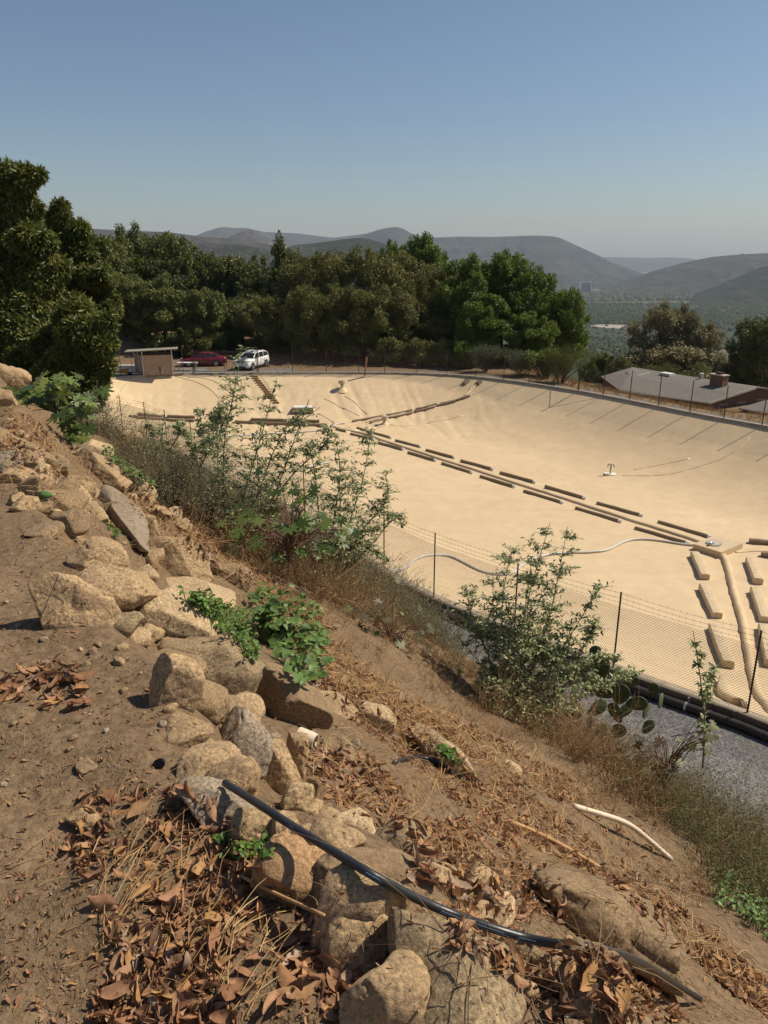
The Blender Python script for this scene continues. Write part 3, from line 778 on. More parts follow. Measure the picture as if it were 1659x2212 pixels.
def surftube(name, px, r, mat, label, cat, up=0.0, n=8, sub=6, smooth=True, noise=0.0):
    P_ = [onc(x, y, up) for x, y in px]
    pts = []
    for i in range(len(P_) - 1):          # Catmull-Rom
        p0 = P_[max(i - 1, 0)]; p1 = P_[i]; p2 = P_[i + 1]; p3 = P_[min(i + 2, len(P_) - 1)]
        for k in range(sub):
            t = k / sub
            q = .5 * ((2 * p1) + (p2 - p0) * t + (2 * p0 - 5 * p1 + 4 * p2 - p3) * t * t + (3 * p1 - p0 - 3 * p2 + p3) * t ** 3)
            q.z = float(zcover(np.array([q.x]), np.array([q.y]))[0]) + up
            pts.append(q)
    pts.append(P_[-1])
    o = pts[0].copy(); rs = [r * (1 + noise * math.sin(i * 1.7) * math.cos(i * .61)) for i in range(len(pts))]
    m = MB(); m.tube([p - o for p in pts], rs, n); ob = m.build(name, mat, None, smooth); ob.location = o
    return tag(ob, label, cat)
mid = [((a[0][0] + b[0][0]) / 2 + 2, (a[0][1] + b[0][1]) / 2) for a, b in zip(upper[1:], lower[1:])]
surftube('cover_seam', [(716, 922)] + mid + [(1500, 1168), (1545, 1182)], .15, M['cover'], 'raised round seam running between the two ballast rows to the hatch', 'cover seam', .0, 8, 5, True, .06)
surftube('cover_seam', [(730, 925), (790, 911), (850, 899), (910, 886), (970, 869), (995, 862), (1012, 848), (1024, 836), (1034, 827)], .12, M['cover'], 'puckered seam climbing the far slope between two thin ballast rows', 'cover seam', .0, 8, 6, True, .25)
surftube('cover_seam', [(1000, 860), (1010, 851), (1016, 842), (1020, 834)], .1, M['cover'], 'short curled seam beside the top end of the far slope fold', 'cover seam', .0, 8, 6, True, .25)
surftube('cover_fold', [(1558, 1198), (1568, 1215), (1578, 1250), (1586, 1282), (1596, 1315), (1607, 1357), (1615, 1400), (1624, 1450), (1634, 1492), (1645, 1512), (1662, 1530), (1690, 1560)], .17, M['cover'], 'thick dark-edged fold running from the hatch to the near right rim', 'cover fold', .02, 10, 6, True, .12)
surftube('cover_fold', [(1589, 1193), (1620, 1192), (1660, 1193), (1700, 1195)], .05, M['cover'], 'thin fold leading right from the sump hatch to the frame edge', 'cover fold')
# glossy creases near the T vent (low folds of the same film)
for i, (px_, lb) in enumerate([([(1345, 1028), (1395, 1028), (1445, 1024), (1500, 1010), (1545, 996), (1580, 980), (1600, 965), (1620, 945)], 'long curved crease sweeping up right from the T-shaped vent'), ([(1370, 1015), (1420, 1005), (1490, 990)], 'faint straight crease right of the T-shaped vent'),
        ([(745, 934), (830, 919), (870, 921), (930, 912), (1000, 898)], 'low swell crease running right from the stubby vent below the slope')]):
    surftube('cover_crease', px_, .05, M['film'], lb, 'cover crease', -.015, 6, 8, True, .3)
# ladder of short battens down the far slope
for i in range(13):
    t = i / 12.0; x = 549 + 46 * t ** 1.05; y = 813 + 57 * t
    a = onc(x - 8 + 3 * t, y); b_ = onc(x + 8, y + 1.2)
    ob = ballast(a, b_, f'short dark batten, {ordn[i]} from the top in the ladder-like row left of centre', .13, .12, 'battens laid like ladder rungs on the far slope')
    ob.name = 'batten'; ob['category'] = 'batten'; ob.data.materials[0] = M['wood']; ob.data.materials[1] = M['wood']
# hatch box on far slope
c = onc(655, 886); root = thing('hatch_box', 'flat grey hatch box at the lower end of the batten ladder', 'hatch', tuple(c))
m = MB(); m.box((0, 0, .1), (1.9, 1.3, .4)); m.build('box', M['curb'], root); m = MB(); m.box((0, 0, .33), (1.7, 1.1, .06)); m.build('lid', M['vent'], root)
# dark drag lines / ropes on the far slope
for px_, lb in (([(375, 812), (420, 824), (455, 843), (480, 868), (500, 876)], 'dark rope line curving down from the shed corner'), ([(405, 815), (440, 817), (470, 828), (495, 848)], 'thin dark rope line arching right of the first one'),
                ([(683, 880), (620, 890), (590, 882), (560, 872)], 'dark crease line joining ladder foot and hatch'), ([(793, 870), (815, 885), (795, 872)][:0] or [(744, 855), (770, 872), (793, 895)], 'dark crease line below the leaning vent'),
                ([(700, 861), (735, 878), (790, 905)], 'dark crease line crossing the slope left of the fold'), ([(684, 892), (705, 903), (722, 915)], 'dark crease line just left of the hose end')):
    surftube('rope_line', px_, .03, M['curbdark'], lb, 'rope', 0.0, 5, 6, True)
# vents
def mush(px, py, s, label, lean=0):
    c = onc(px, py); root = thing('vent_stack', label, 'vent', tuple(c))
    m = MB(); m.tube([Vector((0, 0, -.1)), Vector((lean * .5, 0, .55 * s))], [.17 * s, .15 * s], 12); m.build('stack', M['trim'], root, True)
    m = MB(); m.tube([Vector((lean * .5, 0, .5 * s)), Vector((lean * .55, 0, .6 * s)), Vector((lean * .8, 0, .85 * s))], [.26 * s, .33 * s, .33 * s], 14); m.build('cap', M['trim'], root)
    mm = MB(); k = 20; mm.tube([Vector((0, 0, -.25)), Vector((0, 0, .06)), Vector((0, 0, .2))], [.7 * s, .34 * s, .18 * s], k, False); mm.build('boot', M['cover'], root, True)
mush(740, 840, 1.0, 'leaning mushroom vent with crumpled boot high on the far slope', -.1)
mush(831, 917, .85, 'stubby mushroom vent standing on the floor below the far slope fold')
c = onc(1318, 1025); root = thing('vent_pipe', 'T-shaped steel vent pipe standing alone on the cover', 'vent', tuple(c), -.2)
m = MB(); m.tube([Vector((0, 0, -.1)), Vector((0, 0, .62))], .055, 10); m.build('riser', M['trim'], root, True)
m = MB(); m.tube([Vector((-.2, 0, .5)), Vector((-.2, 0, .64)), Vector((-.12, 0, .70)), Vector((.12, 0, .70)), Vector((.2, 0, .64)), Vector((.2, 0, .5))], .05, 8); m.build('cross_piece', M['trim'], root, True)
m = MB(); m.box((0, 0, .02), (.75, .55, .05)); m.build('base_plate', M['ballast_end'], root)
# sump hatch with manhole
c = onc(1550, 1186); c.z += .02
e1 = onc(1586, 1188) - onc(1558, 1200); rz = math.atan2(e1.y, e1.x)
root = thing('sump_hatch', 'square raised sump hatch with round grey manhole where both hoses of ballast meet', 'hatch', tuple(c), rz)
m = MB(); m.box((0, 0, .12), (2.1, 1.5, .34)); m.build('platform', M['ballast_tan'], root)
m = MB(); m.tube([Vector((-.25, .1, .28)), Vector((-.25, .1, .345))], .38, 24); m.build('manhole_ring', M['galv'], root)
m = MB(); m.tube([Vector((-.25, .1, .30)), Vector((-.25, .1, .352))], .31, 24); m.build('manhole_cover', M['trim'], root)
m = MB(); m.tube([Vector((-.75, .12, .36)), Vector((-.5, .12, .42)), Vector((-.3, .1, .36))], .07, 10); m.build('coupling', M['galv'], root, True)
hose_px = [(768, 1213), (786, 1219), (808, 1228), (836, 1235), (862, 1236), (880, 1228), (893, 1214), (910, 1204), (935, 1200), (958, 1201), (980, 1206), (1005, 1219), (1030, 1231), (1055, 1239), (1085, 1243), (1110, 1237), (1130, 1222), (1155, 1208), (1190, 1199), (1235, 1195), (1280, 1194), (1310, 1190), (1335, 1178), (1360, 1169), (1390, 1167), (1430, 1171), (1470, 1177), (1505, 1180), (1532, 1178)]
surftube('white_hose', hose_px, .058, M['hose'], 'thick white hose snaking across the cover from the near rim to the sump hatch', 'hose', .06, 10, 5)
surftube('white_hose', [(372, 937), (395, 941), (418, 944), (460, 945), (507, 943), (560, 939), (620, 936), (686, 932), (712, 926), (728, 918), (745, 915)], .06, M['hose'], 'white hose lying below the left ballast lines, ending where the seams meet', 'hose', .06, 8, 5)
surftube('white_hose', [(470, 1004), (487, 1010), (526, 1018), (580, 1022), (642, 1017), (690, 1005), (715, 1000)], .05, M['hose'], 'white hose partly hidden behind the tall leafy shrubs', 'hose', .06, 8, 5)
c = onc(768, 1213, .1); root = thing('hose_valve', 'black metal valve where the white hose crosses the near curb', 'valve', tuple(c), .6)
m = MB(); m.tube([Vector((-.35, 0, 0)), Vector((.25, 0, .02))], .09, 10); m.build('body', M['black'], root, True)
m = MB(); m.tube([Vector((-.05, 0, .05)), Vector((-.05, 0, .2))], .03, 8); m.tube([Vector((-.05, -.12, .2)), Vector((-.05, .12, .2))], .02, 6); m.build('handle', M['galv'], root)

# ------------------------------------------------------------------ pump shed
A = G(311, 811.2, RIMZ + .02); Bc = G(374, 809, RIMZ + .02); A = Vector((A.x, A.y, RIMZ)); Bc = Vector((Bc.x, Bc.y, RIMZ))
ex = (Bc - A).normalized(); ey = Vector((-ex.y, ex.x, 0)); LW = (Bc - A).length; DP = 2.9; rz = math.atan2(ex.y, ex.x)
root = thing('pump_shed', 'open-topped tan board pump shed under a flat corrugated roof at the far rim', 'shed', tuple(A + ey * .1 + Vector((0, 0, .06))), rz)
def boards(x0, y0, x1, y1, h, nm):
    m = MB(); L = math.hypot(x1 - x0, y1 - y0); k = int(L / .2); a = math.atan2(y1 - y0, x1 - x0)
    for i in range(k):
        t = (i + .5) / k; m.box((x0 + (x1 - x0) * t, y0 + (y1 - y0) * t, h / 2 - .05), (L / k - .012, .03 + .012 * (i % 2), h), Matrix.Rotation(a, 3, 'Z'))
    return m.build(nm, M['shedwall'], root)
boards(0, 0, LW, 0, 1.85, 'wall'); boards(0, 0, -.9, DP, 1.8, 'wall'); boards(LW, 0, LW, DP, 1.85, 'wall'); boards(-.9, DP, LW, DP, 1.75, 'wall')
for x, y in ((0, -.05), (LW, -.05), (LW, DP), (-.9, DP), (LW * .5, DP), (LW * .78, DP), (-.45, DP / 2)):
    m = MB(); m.tube([Vector((x, y, -.2)), Vector((x, y, 2.28 + .03 * x - .26 * max(0, y) / DP))], .045, 8); m.build('post', M['galv'], root)
m = MB(); k = 60; V = []; F = []
for i in range(k + 1):
    x = -1.5 + (LW + 2.1) * i / k; z = 2.32 + .03 * x + .010 * math.sin(i * 2.2)
    V += [(x, -.7, z), (x, DP + .6, z - .28), (x, -.7, z - .06), (x, DP + .6, z - .34)]
for i in range(k): a = i * 4; F += [(a, a + 4, a + 5, a + 1), (a + 2, a + 3, a + 7, a + 6), (a, a + 2, a + 6, a + 4), (a + 1, a + 5, a + 7, a + 3)]
F += [(0, 1, 3, 2), (k * 4, k * 4 + 2, k * 4 + 3, k * 4 + 1)]
m.add(V, F); m.build('roof', M['shedroof'], root)
m = MB(); m.tube([Vector((LW * .62, -.12, .1)), Vector((LW * .74, -.14, .95)), Vector((LW * .82, -.14, .98))], .035, 8); m.build('hand_rail', M['galv'], root)
m = MB(); m.tube([Vector((LW * .56, -.12, -.1)), Vector((LW * .56, -.12, .8))], .03, 6); m.build('standpipe', M['post'], root)
# small things near the shed
p = A - ex * 1.9 + ey * 1.6; root = thing('wheelbarrow', 'yellow wheelbarrow parked beside the left wall of the shed', 'wheelbarrow', (p.x, p.y, -11.02), rz)
m = MB(); m.add([(-.4, -.28, .62), (.5, -.32, .7), (.5, .32, .7), (-.4, .28, .62), (-.25, -.18, .35), (.3, -.18, .3), (.3, .18, .3), (-.25, .18, .35)], [(4, 5, 1, 0), (5, 6, 2, 1), (6, 7, 3, 2), (7, 4, 0, 3), (7, 6, 5, 4)]); m.build('tray', M['yellow'], root)
m = MB(); m.tube([Vector((.6, 0, .2 - .04)), Vector((.6, 0, .2 + .04))], .01, 6); m.tube([Vector((.55, -.05, .2)), Vector((.55, .05, .2))], .2, 14); m.build('wheel', M['tyre'], root)
for s_ in (-1, 1):
    m = MB(); m.tube([Vector((.6, .08 * s_, .22)), Vector((0, .2 * s_, .35)), Vector((-1.0, .28 * s_, .62))], .02, 6); m.tube([Vector((-.2, .2 * s_, .35)), Vector((-.28, .22 * s_, 0))], .018, 6); m.build('handle', M['wood'], root)
p = G(248, 796, -10.6); root = thing('concrete_ledge', 'long pale concrete ledge below the dirt bank left of the shed', 'ledge', (p.x, p.y, -11.0))
m = MB(); m.box((0, .4, .3), (5.5, .35, .6)); m.box((0, .4, .64), (5.7, .5, .08)); b = m.build('ledge', M['vent'], root)
p = G(398, 803, -10.95); p.y += 1.5; root = thing('work_table', 'low pale trestle table in front of the maroon sedan', 'table', (p.x, p.y, -11.0))
m = MB(); m.box((0, 0, .74), (2.0, .75, .06)); m.build('tabletop', M['vent'], root)
for a in (-.85, .85):
    for b in (-.3, .3):
        m = MB(); m.tube([Vector((a, b, 0)), Vector((a, b, .72))], .03, 6); m.build('leg', M['galv'], root)
p = G(788, 808, RIMZ); m = MB(); m.tube([Vector((0, 0, 0)), Vector((.18, 0, 1.75))], [.10, .08], 8); ob = m.build('wooden_post', M['wood']); ob.location = (p.x, p.y + .4, -11.0)
tag(ob, 'leaning reddish wooden post standing on the far rim by the dark oaks', 'post')
m = MB(); m.tube([Vector((0, 0, 0)), Vector((2.9, -3.9, -1.4))], .02, 5); p = G(563, 770, -9.4); ob = m.build('guy_cable', M['galv']); ob.location = (p.x, p.y, -9.5); tag(ob, 'thin slanting guy cable right of the white SUV', 'cable')

# ------------------------------------------------------------------ cars
def loft(stations, nm, mat, root, smooth=True, cap=True):
    """stations: list of (x, [(y,z)...]) half profiles from bottom centre to top centre; mirrored"""
    V = []; k = len(stations[0][1]); full = 2 * k
    for x, pr in stations:
        for y, z in pr: V.append((x, y, z))
        for y, z in pr[::-1]: V.append((x, -y, z))
    F = []
    for i in range(len(stations) - 1):
        for j in range(full):
            j2 = (j + 1) % full; F.append((i * full + j, i * full + j2, (i + 1) * full + j2, (i + 1) * full + j))
    if cap: F.append(tuple(range(full - 1, -1, -1))); F.append(tuple((len(stations) - 1) * full + j for j in range(full)))
    o = meshobj(nm, V, F, mat, root, smooth); return o
def car(name, label, cat, loc, rz, spec, body, suv=False):
    root = thing(name, label, cat, loc, rz)
    L, W, H = spec['L'], spec['W'], spec['H']; hw = W / 2
    st = []
    for x, zb, zt, wf in spec['body']:
        h = zt - zb
        st.append((x, [(0, zb), (hw * wf * .86, zb), (hw * wf * .97, zb + h * .15), (hw * wf, zb + h * .45), (hw * wf * .985, zb + h * .75), (hw * wf * .92, zt - .03), (hw * wf * .75, zt), (0, zt + .02)]))
    loft(st, 'body', body, root)
    cb = []
    for x, z0, z1, wf in spec['cabin']:
        h = max(z1 - z0, .01)
        cb.append((x, [(0, z0), (hw * .90 * wf, z0), (hw * .86 * wf, z0 + h * .4), (hw * .77 * wf, z0 + h * .86), (hw * .70 * wf, z1 - .01), (0, z1)]))
    loft(cb, 'windows', M['glass'], root)
    rf = []
    for x, z1, wf in spec['roof']:
        rf.append((x, [(0, z1 - .03), (hw * .76 * wf, z1 - .09), (hw * .775 * wf, z1 - .05), (hw * .70 * wf, z1 + .005), (hw * .4 * wf, z1 + .025), (0, z1 + .03)]))
    loft(rf, 'roof', body, root)
    for s_ in (-1, 1):
        for pp in spec['pillars']:
            m = MB(); m.tube([Vector((p_[0], s_ * p_[1] * hw, p_[2])) for p_ in pp], .035, 6); m.build('pillar', body, root)
    r = spec['r']
    for x in spec['axles']:
        for s_ in (-1, 1):
            m = MB(); m.tube([Vector((x, s_ * (hw - .01), r)), Vector((x, s_ * (hw + .008), r))], r * 1.16, 22); m.build('wheel_arch', M['tyre'], root)
            m = MB(); m.tube([Vector((x, s_ * (hw - .2), r)), Vector((x, s_ * (hw - .01), r)), Vector((x, s_ * (hw + .03), r))], [r, r, r * .94], 22); wh = m.build('wheel', M['tyre'], root)
            m = MB(); m.tube([Vector((x, s_ * (hw + .02), r)), Vector((x, s_ * (hw + .038), r))], r * .66, 18)
            rm = m.build('rim', M['rim'], wh)
            m = MB()
            for k in range(5):
                a = k * 2 * math.pi / 5; a2 = a + .62
                m.add([(x + math.cos(a + .2) * r * .25, s_ * (hw + .04), r + math.sin(a + .2) * r * .25), (x + math.cos(a) * r * .58, s_ * (hw + .04), r + math.sin(a) * r * .58), (x + math.cos(a2) * r * .58, s_ * (hw + .04), r + math.sin(a2) * r * .58), (x + math.cos(a2 - .2) * r * .25, s_ * (hw + .04), r + math.sin(a2 - .2) * r * .25)], [(0, 1, 2, 3)])
            m.build('spoke_gap', M['tyre'], wh)
    for s_ in (-1, 1):
        for nm, mt, V in (('headlight', M['lamp'], spec['head']), ('tail_light', M['taillamp'], spec['tail'])):
            m = MB(); m.add([(x, s_ * y * hw, z) for x, y, z in V], [tuple(range(len(V)))]); 
            o = m.build(nm, mt, root); sol = o.modifiers.new('s', 'SOLIDIFY'); sol.thickness = .02; sol.offset = 0
        m = MB(); m.box((spec['mirror'][0], s_ * (hw + .06), spec['mirror'][1]), (.12, .16, .13)); m.build('mirror', body if suv else M['black'], root)
        m = MB(); hx = spec['doors']
        for x in hx: m.box((x, s_ * (hw + .004), spec['belt'] - .30), (.012, .012, .55))
        m.build('door_gap', M['black'], root)
        m = MB()
        for x in hx[1:]: m.box((x - .18 if s_ else x, s_ * (hw + .008), spec['belt'] - .12), (.16, .02, .03))
        m.build('door_handle', body, root)
    m = MB(); m.box((L / 2 - .02, 0, spec['grille']), (.06, W * .42, .16)); m.build('grille', M['black'], root)
    m = MB(); m.box((L / 2 - .03, 0, .36), (.08, W * .62, .14)); m.build('air_intake', M['black'], root)
    m = MB(); m.box((0, 0, .27), (L * .82, W * .93, .14)); m.build('underbody', M['tyre'], root)
    return root
sedan = dict(L=4.8, W=1.78, H=1.42, r=.32, axles=(1.45, -1.33), belt=.95, grille=.62, mirror=(.75, .98), doors=(.85, -.15, -1.05),
    body=[(2.38, .32, .58, .72), (2.30, .25, .68, .88), (2.0, .22, .76, .97), (1.3, .2, .86, 1), (.9, .2, .92, 1), (0, .2, .94, 1), (-1.0, .2, .95, 1), (-1.6, .2, .97, 1), (-2.0, .24, .96, .97), (-2.30, .28, .92, .90), (-2.42, .36, .84, .8)],
    cabin=[(1.05, .90, .93, .98), (.55, .92, 1.22, .97), (.15, .92, 1.38, .96), (-.4, .92, 1.405, .96), (-.95, .93, 1.34, .95), (-1.35, .94, 1.15, .94), (-1.75, .95, .98, .93)],
    roof=[(.30, 1.36, .9), (.1, 1.395, .98), (-.4, 1.41, 1), (-.85, 1.375, .97), (-1.05, 1.33, .9)],
    pillars=[[(1.05, .86, .94), (.6, .78, 1.2), (.25, .71, 1.37)], [(-.2, .92, .94), (-.25, .74, 1.38)], [(-1.7, .85, .97), (-1.3, .78, 1.2), (-.95, .71, 1.36)]],
    head=[(2.34, .52, .60), (2.30, .86, .62), (2.16, .93, .64), (2.16, .93, .72), (2.30, .84, .72), (2.36, .52, .68)],
    tail=[(-2.40, .45, .72), (-2.38, .84, .70), (-2.2, .96, .72), (-2.2, .95, .88), (-2.36, .84, .86), (-2.41, .45, .84)])
suv = dict(L=4.6, W=1.84, H=1.70, r=.36, axles=(1.42, -1.32), belt=1.08, grille=.86, mirror=(.72, 1.12), doors=(.85, -.12, -1.0),
    body=[(2.28, .34, .80, .76), (2.22, .28, .92, .88), (2.0, .26, 1.02, .96), (1.4, .25, 1.07, 1), (.9, .25, 1.09, 1), (0, .25, 1.09, 1), (-1.0, .25, 1.11, 1), (-1.7, .26, 1.13, .99), (-2.1, .3, 1.14, .95), (-2.28, .36, 1.1, .86)],
    cabin=[(1.12, 1.05, 1.08, .98), (.6, 1.06, 1.40, .97), (.2, 1.06, 1.60, .97), (-.5, 1.07, 1.655, .97), (-1.3, 1.08, 1.62, .96), (-1.85, 1.10, 1.50, .95), (-2.15, 1.12, 1.16, .94)],
    roof=[(.36, 1.58, .92), (.1, 1.63, .98), (-.5, 1.67, 1), (-1.3, 1.645, .99), (-1.85, 1.58, .95), (-2.05, 1.52, .9)],
    pillars=[[(1.12, .86, 1.08), (.65, .79, 1.4), (.3, .71, 1.6)], [(-.1, .9, 1.08), (-.15, .76, 1.62)], [(-1.0, .9, 1.1), (-1.05, .76, 1.62)], [(-2.1, .86, 1.15), (-1.9, .76, 1.52)]],
    head=[(2.26, .48, .86), (2.2, .84, .86), (2.02, .95, .92), (2.02, .95, 1.0), (2.18, .84, .98), (2.26, .48, .92)],
    tail=[(-2.26, .62, .9), (-2.24, .86, .88), (-2.08, .955, .92), (-2.08, .95, 1.08), (-2.22, .86, 1.1), (-2.27, .62, 1.04)])
def onground(px, py, z=-11.0): p = G(px, py, z); return p
p = onground(432, 796.5); zc = gz(p.x, p.y + 3)
car('maroon_sedan', 'dark maroon sedan parked side-on behind the wire gate beside the shed', 'car', (p.x - .2, p.y + 2.6, gz(p.x, p.y + 2.6)), R(180 + 9), sedan, M['maroon'])
p = onground(540, 799.5)
s_ = car('white_suv', 'white SUV facing the reservoir behind the right gate leaf', 'car', (p.x - .1, p.y + 2.0, gz(p.x, p.y + 2.0)), R(180 + 70), suv, M['carwhite'], True)
for q in (-1, 1):
    m = MB(); m.tube([Vector((.1, q * .6, 1.68)), Vector((0, q * .6, 1.74)), Vector((-1.5, q * .6, 1.72)), Vector((-1.6, q * .6, 1.66))], .022, 6); m.build('roof_rail', M['galv'], s_)
m = MB(); m.add([(2.31, .42, .98), (2.31, .18, .78), (2.31, -.18, .78), (2.31, -.42, .98), (2.31, -.34, .98), (2.31, -.14, .84), (2.31, .14, .84), (2.31, .34, .98)], [(0, 1, 6, 7), (1, 2, 5, 6), (2, 3, 4, 5)]); m.build('chrome_trim', M['rim'], s_)

# ------------------------------------------------------------------ house on the right
zr = -14.0
Rl = G(1366, 793, zr); Rr = G(1633, 836, zr); exh = (Rr - Rl).normalized(); Lh = (Rr - Rl).length; rz = math.atan2(exh.y, exh.x)
root = thing('ranch_house', 'low brown house with wide grey shingled roof beyond the right fence', 'house', (Rl.x, Rl.y, zr - 3.6), rz)
# local x along ridge, local y away from camera (left normal of exh points right/back); near side is -y
wn = 6.4; dropz = 1.05
H_ = 3.6
hip = 4.2
def slab(vs, t=.14):
    n = len(vs); V = [Vector(v) for v in vs] + [Vector(v) - Vector((0, 0, t)) for v in vs]
    return V, [tuple(range(n)), tuple(range(2 * n - 1, n - 1, -1))] + [((i + 1) % n, i, n + i, n + (i + 1) % n) for i in range(n)]
def toloc(p_):
    q_ = p_ - Rl; return (q_.x * math.cos(rz) + q_.y * math.sin(rz), -q_.x * math.sin(rz) + q_.y * math.cos(rz))
nl = toloc(G(1338, 843, zr - dropz)); flc = toloc(G(1298, 813, zr - dropz)); nrc = toloc(G(1515, 866, zr - dropz))
wn = -nrc[1]
print('house', nl, flc, nrc, Lh)
near = [(0, 0, H_), (nl[0], nl[1], H_ - dropz), (Lh, -wn, H_ - dropz), (Lh, 0, H_)]
far = [(0, 0, H_), (Lh, 0, H_), (Lh, wn, H_ - dropz), (flc[0], flc[1], H_ - dropz)]
hp = [(0, 0, H_), (flc[0], flc[1], H_ - dropz), (nl[0], nl[1], H_ - dropz)]
rfm = MB()
for q in (near[::-1], far[::-1], hp[::-1]):
    v, f = slab([q[i] for i in range(len(q))][::-1]); rfm.add(v, f)
rf = rfm.build('roof', M['shingle'], root)
m = MB(); m.box((Lh + .03, -wn / 2, H_ - dropz / 2 - .1), (.08, math.hypot(wn, dropz), .24), Matrix.Rotation(math.atan2(dropz, wn), 3, 'X')); m.tube([Vector((nl[0], nl[1], H_ - dropz - .1)), Vector((Lh, -wn, H_ - dropz - .1))], .1, 4); m.build('fascia', M['trim'], root)
m = MB(); e = .7
m.add([(nl[0] + e, nl[1] + e, -1), (Lh - e, -wn + e, -1), (Lh - e, wn - e, -1), (flc[0] + e + .5, flc[1] - e, -1), (nl[0] + e, nl[1] + e, H_ - dropz - .02), (Lh - e, -wn + e, H_ - dropz - .02), (Lh - e, wn - e, H_ - dropz - .02), (flc[0] + e + .5, flc[1] - e, H_ - dropz - .02), (Lh - e, 0, H_ - .2)], [(0, 1, 5, 4), (1, 2, 6, 8, 5), (2, 3, 7, 6), (3, 0, 4, 7)]); m.build('wall', M['housewall'], root)
for y in (-4.2, -1.2, 2.2):
    m = MB(); m.box((Lh - e + .02, y, 1.35), (.06, 1.5, 1.2)); fr = m.build('window', M['trim'], root)
    m = MB(); m.box((Lh - e + .05, y, 1.35), (.04, 1.34, 1.04)); m.build('pane', M['window'], fr)
def onroof(u_, v_): return (u_, -v_, H_ - dropz * v_ / wn)
cx_, cy_, cz_ = onroof(Lh * .80, 1.6)
m = MB(); m.box((cx_, cy_, cz_ + .45), (1.7, .95, 1.5)); ch = m.build('chimney', M['brick'], rf)
m = MB(); m.box((cx_, cy_, cz_ + 1.24), (1.9, 1.1, .1)); m.build('chimney_cap', M['trim'], rf)
m = MB(); m.box((cx_, cy_, cz_ + 1.40), (.8, .5, .25)); m.build('flue', M['post'], rf)
x, y, z = onroof(Lh * .36, .9); m = MB(); m.box((x, y, z + .12), (1.6, 1.0, .3)); m.build('skylight', M['vent'], rf)
x, y, z = onroof(Lh * .60, .0); m = MB(); m.tube([Vector((x, y, z)), Vector((x, y, z + .45)), Vector((x, y, z + .6))], [.16, .2, .26], 10); m.build('roof_vent', M['vent'], rf)
x, y, z = onroof(Lh * .13, 3.2); m = MB(); m.tube([Vector((x - .8, y + .5, z + .12)), Vector((x + .8, y - .6, z + .0))], .09, 6); m.build('roof_pipe', M['post'], rf)
x, y, z = onroof(Lh * .22, 3.4); m = MB()
m.tube([Vector((x, -1.2, H_ - dropz * 1.2 / wn + .03)), Vector((x - .6, -5.8, H_ - dropz * 5.8 / wn + .03))], .05, 5); m.tube([Vector((x - .3, -3.9, H_ - dropz * 3.9 / wn + .04)), Vector((x + .7, -4.0, H_ - dropz * 4.0 / wn + .04))], .06, 5); m.build('roof_flashing', M['vent'], rf)
p2_ = Rr + exh * 5.5 + Vector((0, 0, -1.3))
root2 = thing('outbuilding', 'second low brown roof just visible past the gable at the right edge', 'building', (p2_.x, p2_.y, p2_.z - 3), rz)
m = MB()
for q in ([(-4, -4.5, 2.6), (6, -4.5, 2.6), (6, 0, 3.1), (-4, 0, 3.1)], [(-4, 0, 3.1), (6, 0, 3.1), (6, 4.5, 2.6), (-4, 4.5, 2.6)]):
    v, f = slab(q); m.add(v, f)
m.build('roof', M['shingle'], root2)
m = MB(); m.box((1, 0, .8), (9, 8, 3.6)); m.build('wall', M['housewall'], root2)

# ------------------------------------------------------------------ far valley buildings
def vpt(px, py):
    d = ray(px, py)
    t = 100.
    for _ in range(4000):
        if d.z * t < valley(math.hypot(d.x * t, d.y * t)): break
        t *= 1.003
    c = d * t; h = math.hypot(c.x, c.y)
    if h > 4700: c = Vector((c.x * 4700 / h, c.y * 4700 / h, float(valley(4700.)) - 2))
    return c
c = vpt(1265, 620); root = thing('hotel_tower', 'pale grey hotel tower with lower podium far off at the valley mouth', 'building', (c.x, c.y, c.z - 5))
k = c.length / 1662 
m = MB(); m.box((0, 0, 12 * k), (20 * k, 18, 24 * k)); tw = m.build('tower', plain('hotel_wall', (.42, .44, .48), .6), root)
m = MB()
for i in range(9): m.box((-8 * k + i * 2 * k, -9.5, 14 * k), (1.0 * k, 1.2, 19 * k))
m.build('window_band', M['window'], tw)
for s_ in (-1, 1):
    m = MB(); m.box((s_ * 10.5 * k, 0, 12.6 * k), (2.2 * k, 22, 25 * k)); m.build('stair_core', M['vent'], root)
m = MB(); m.box((-20 * k, -12, 6 * k), (20 * k, 30, 11 * k)); m.box((19 * k, -12, 5 * k), (16 * k, 30, 9 * k)); m.build('podium', M['vent'], root)
for i, (x, y) in enumerate([(1218, 617), (1205, 612), (1232, 619), (1300, 622), (1340, 628), (1385, 632), (1440, 637), (1478, 640)]):
    c = vpt(x, y); k = c.length / 1662; m = MB(); w_ = (5, 8, 4, 7, 5, 9, 5, 6)[i]
    m.box((0, 0, .8 * k), (w_ * k, 16, 1.8 * k)); m.add([(-w_ * k / 2, -8, 1.7 * k), (w_ * k / 2, -8, 1.7 * k), (w_ * k / 2, 8, 1.7 * k), (-w_ * k / 2, 8, 1.7 * k), (-w_ * k / 2, 0, 2.3 * k), (w_ * k / 2, 0, 2.3 * k)], [(0, 1, 5, 4), (2, 3, 4, 5), (0, 4, 3), (1, 2, 5)])
    ob = m.build('far_building', M['vent']); ob.location = c; tag(ob, 'tiny pale low building in the hazy valley mouth, too far to tell from its neighbours', 'building', 'tiny pale buildings in the far valley')
c = vpt(1327, 709); k = c.length / 1662
m = MB(); m.box((0, 0, 1.6 * k), (76 * k, 30, 1.6 * k)); m.build('x', M['vent'])
bpy.data.objects.remove(bpy.data.objects['x'])
root = thing('valley_reservoir', 'long white-walled covered reservoir on a bare bench in the valley', 'reservoir', tuple(c))
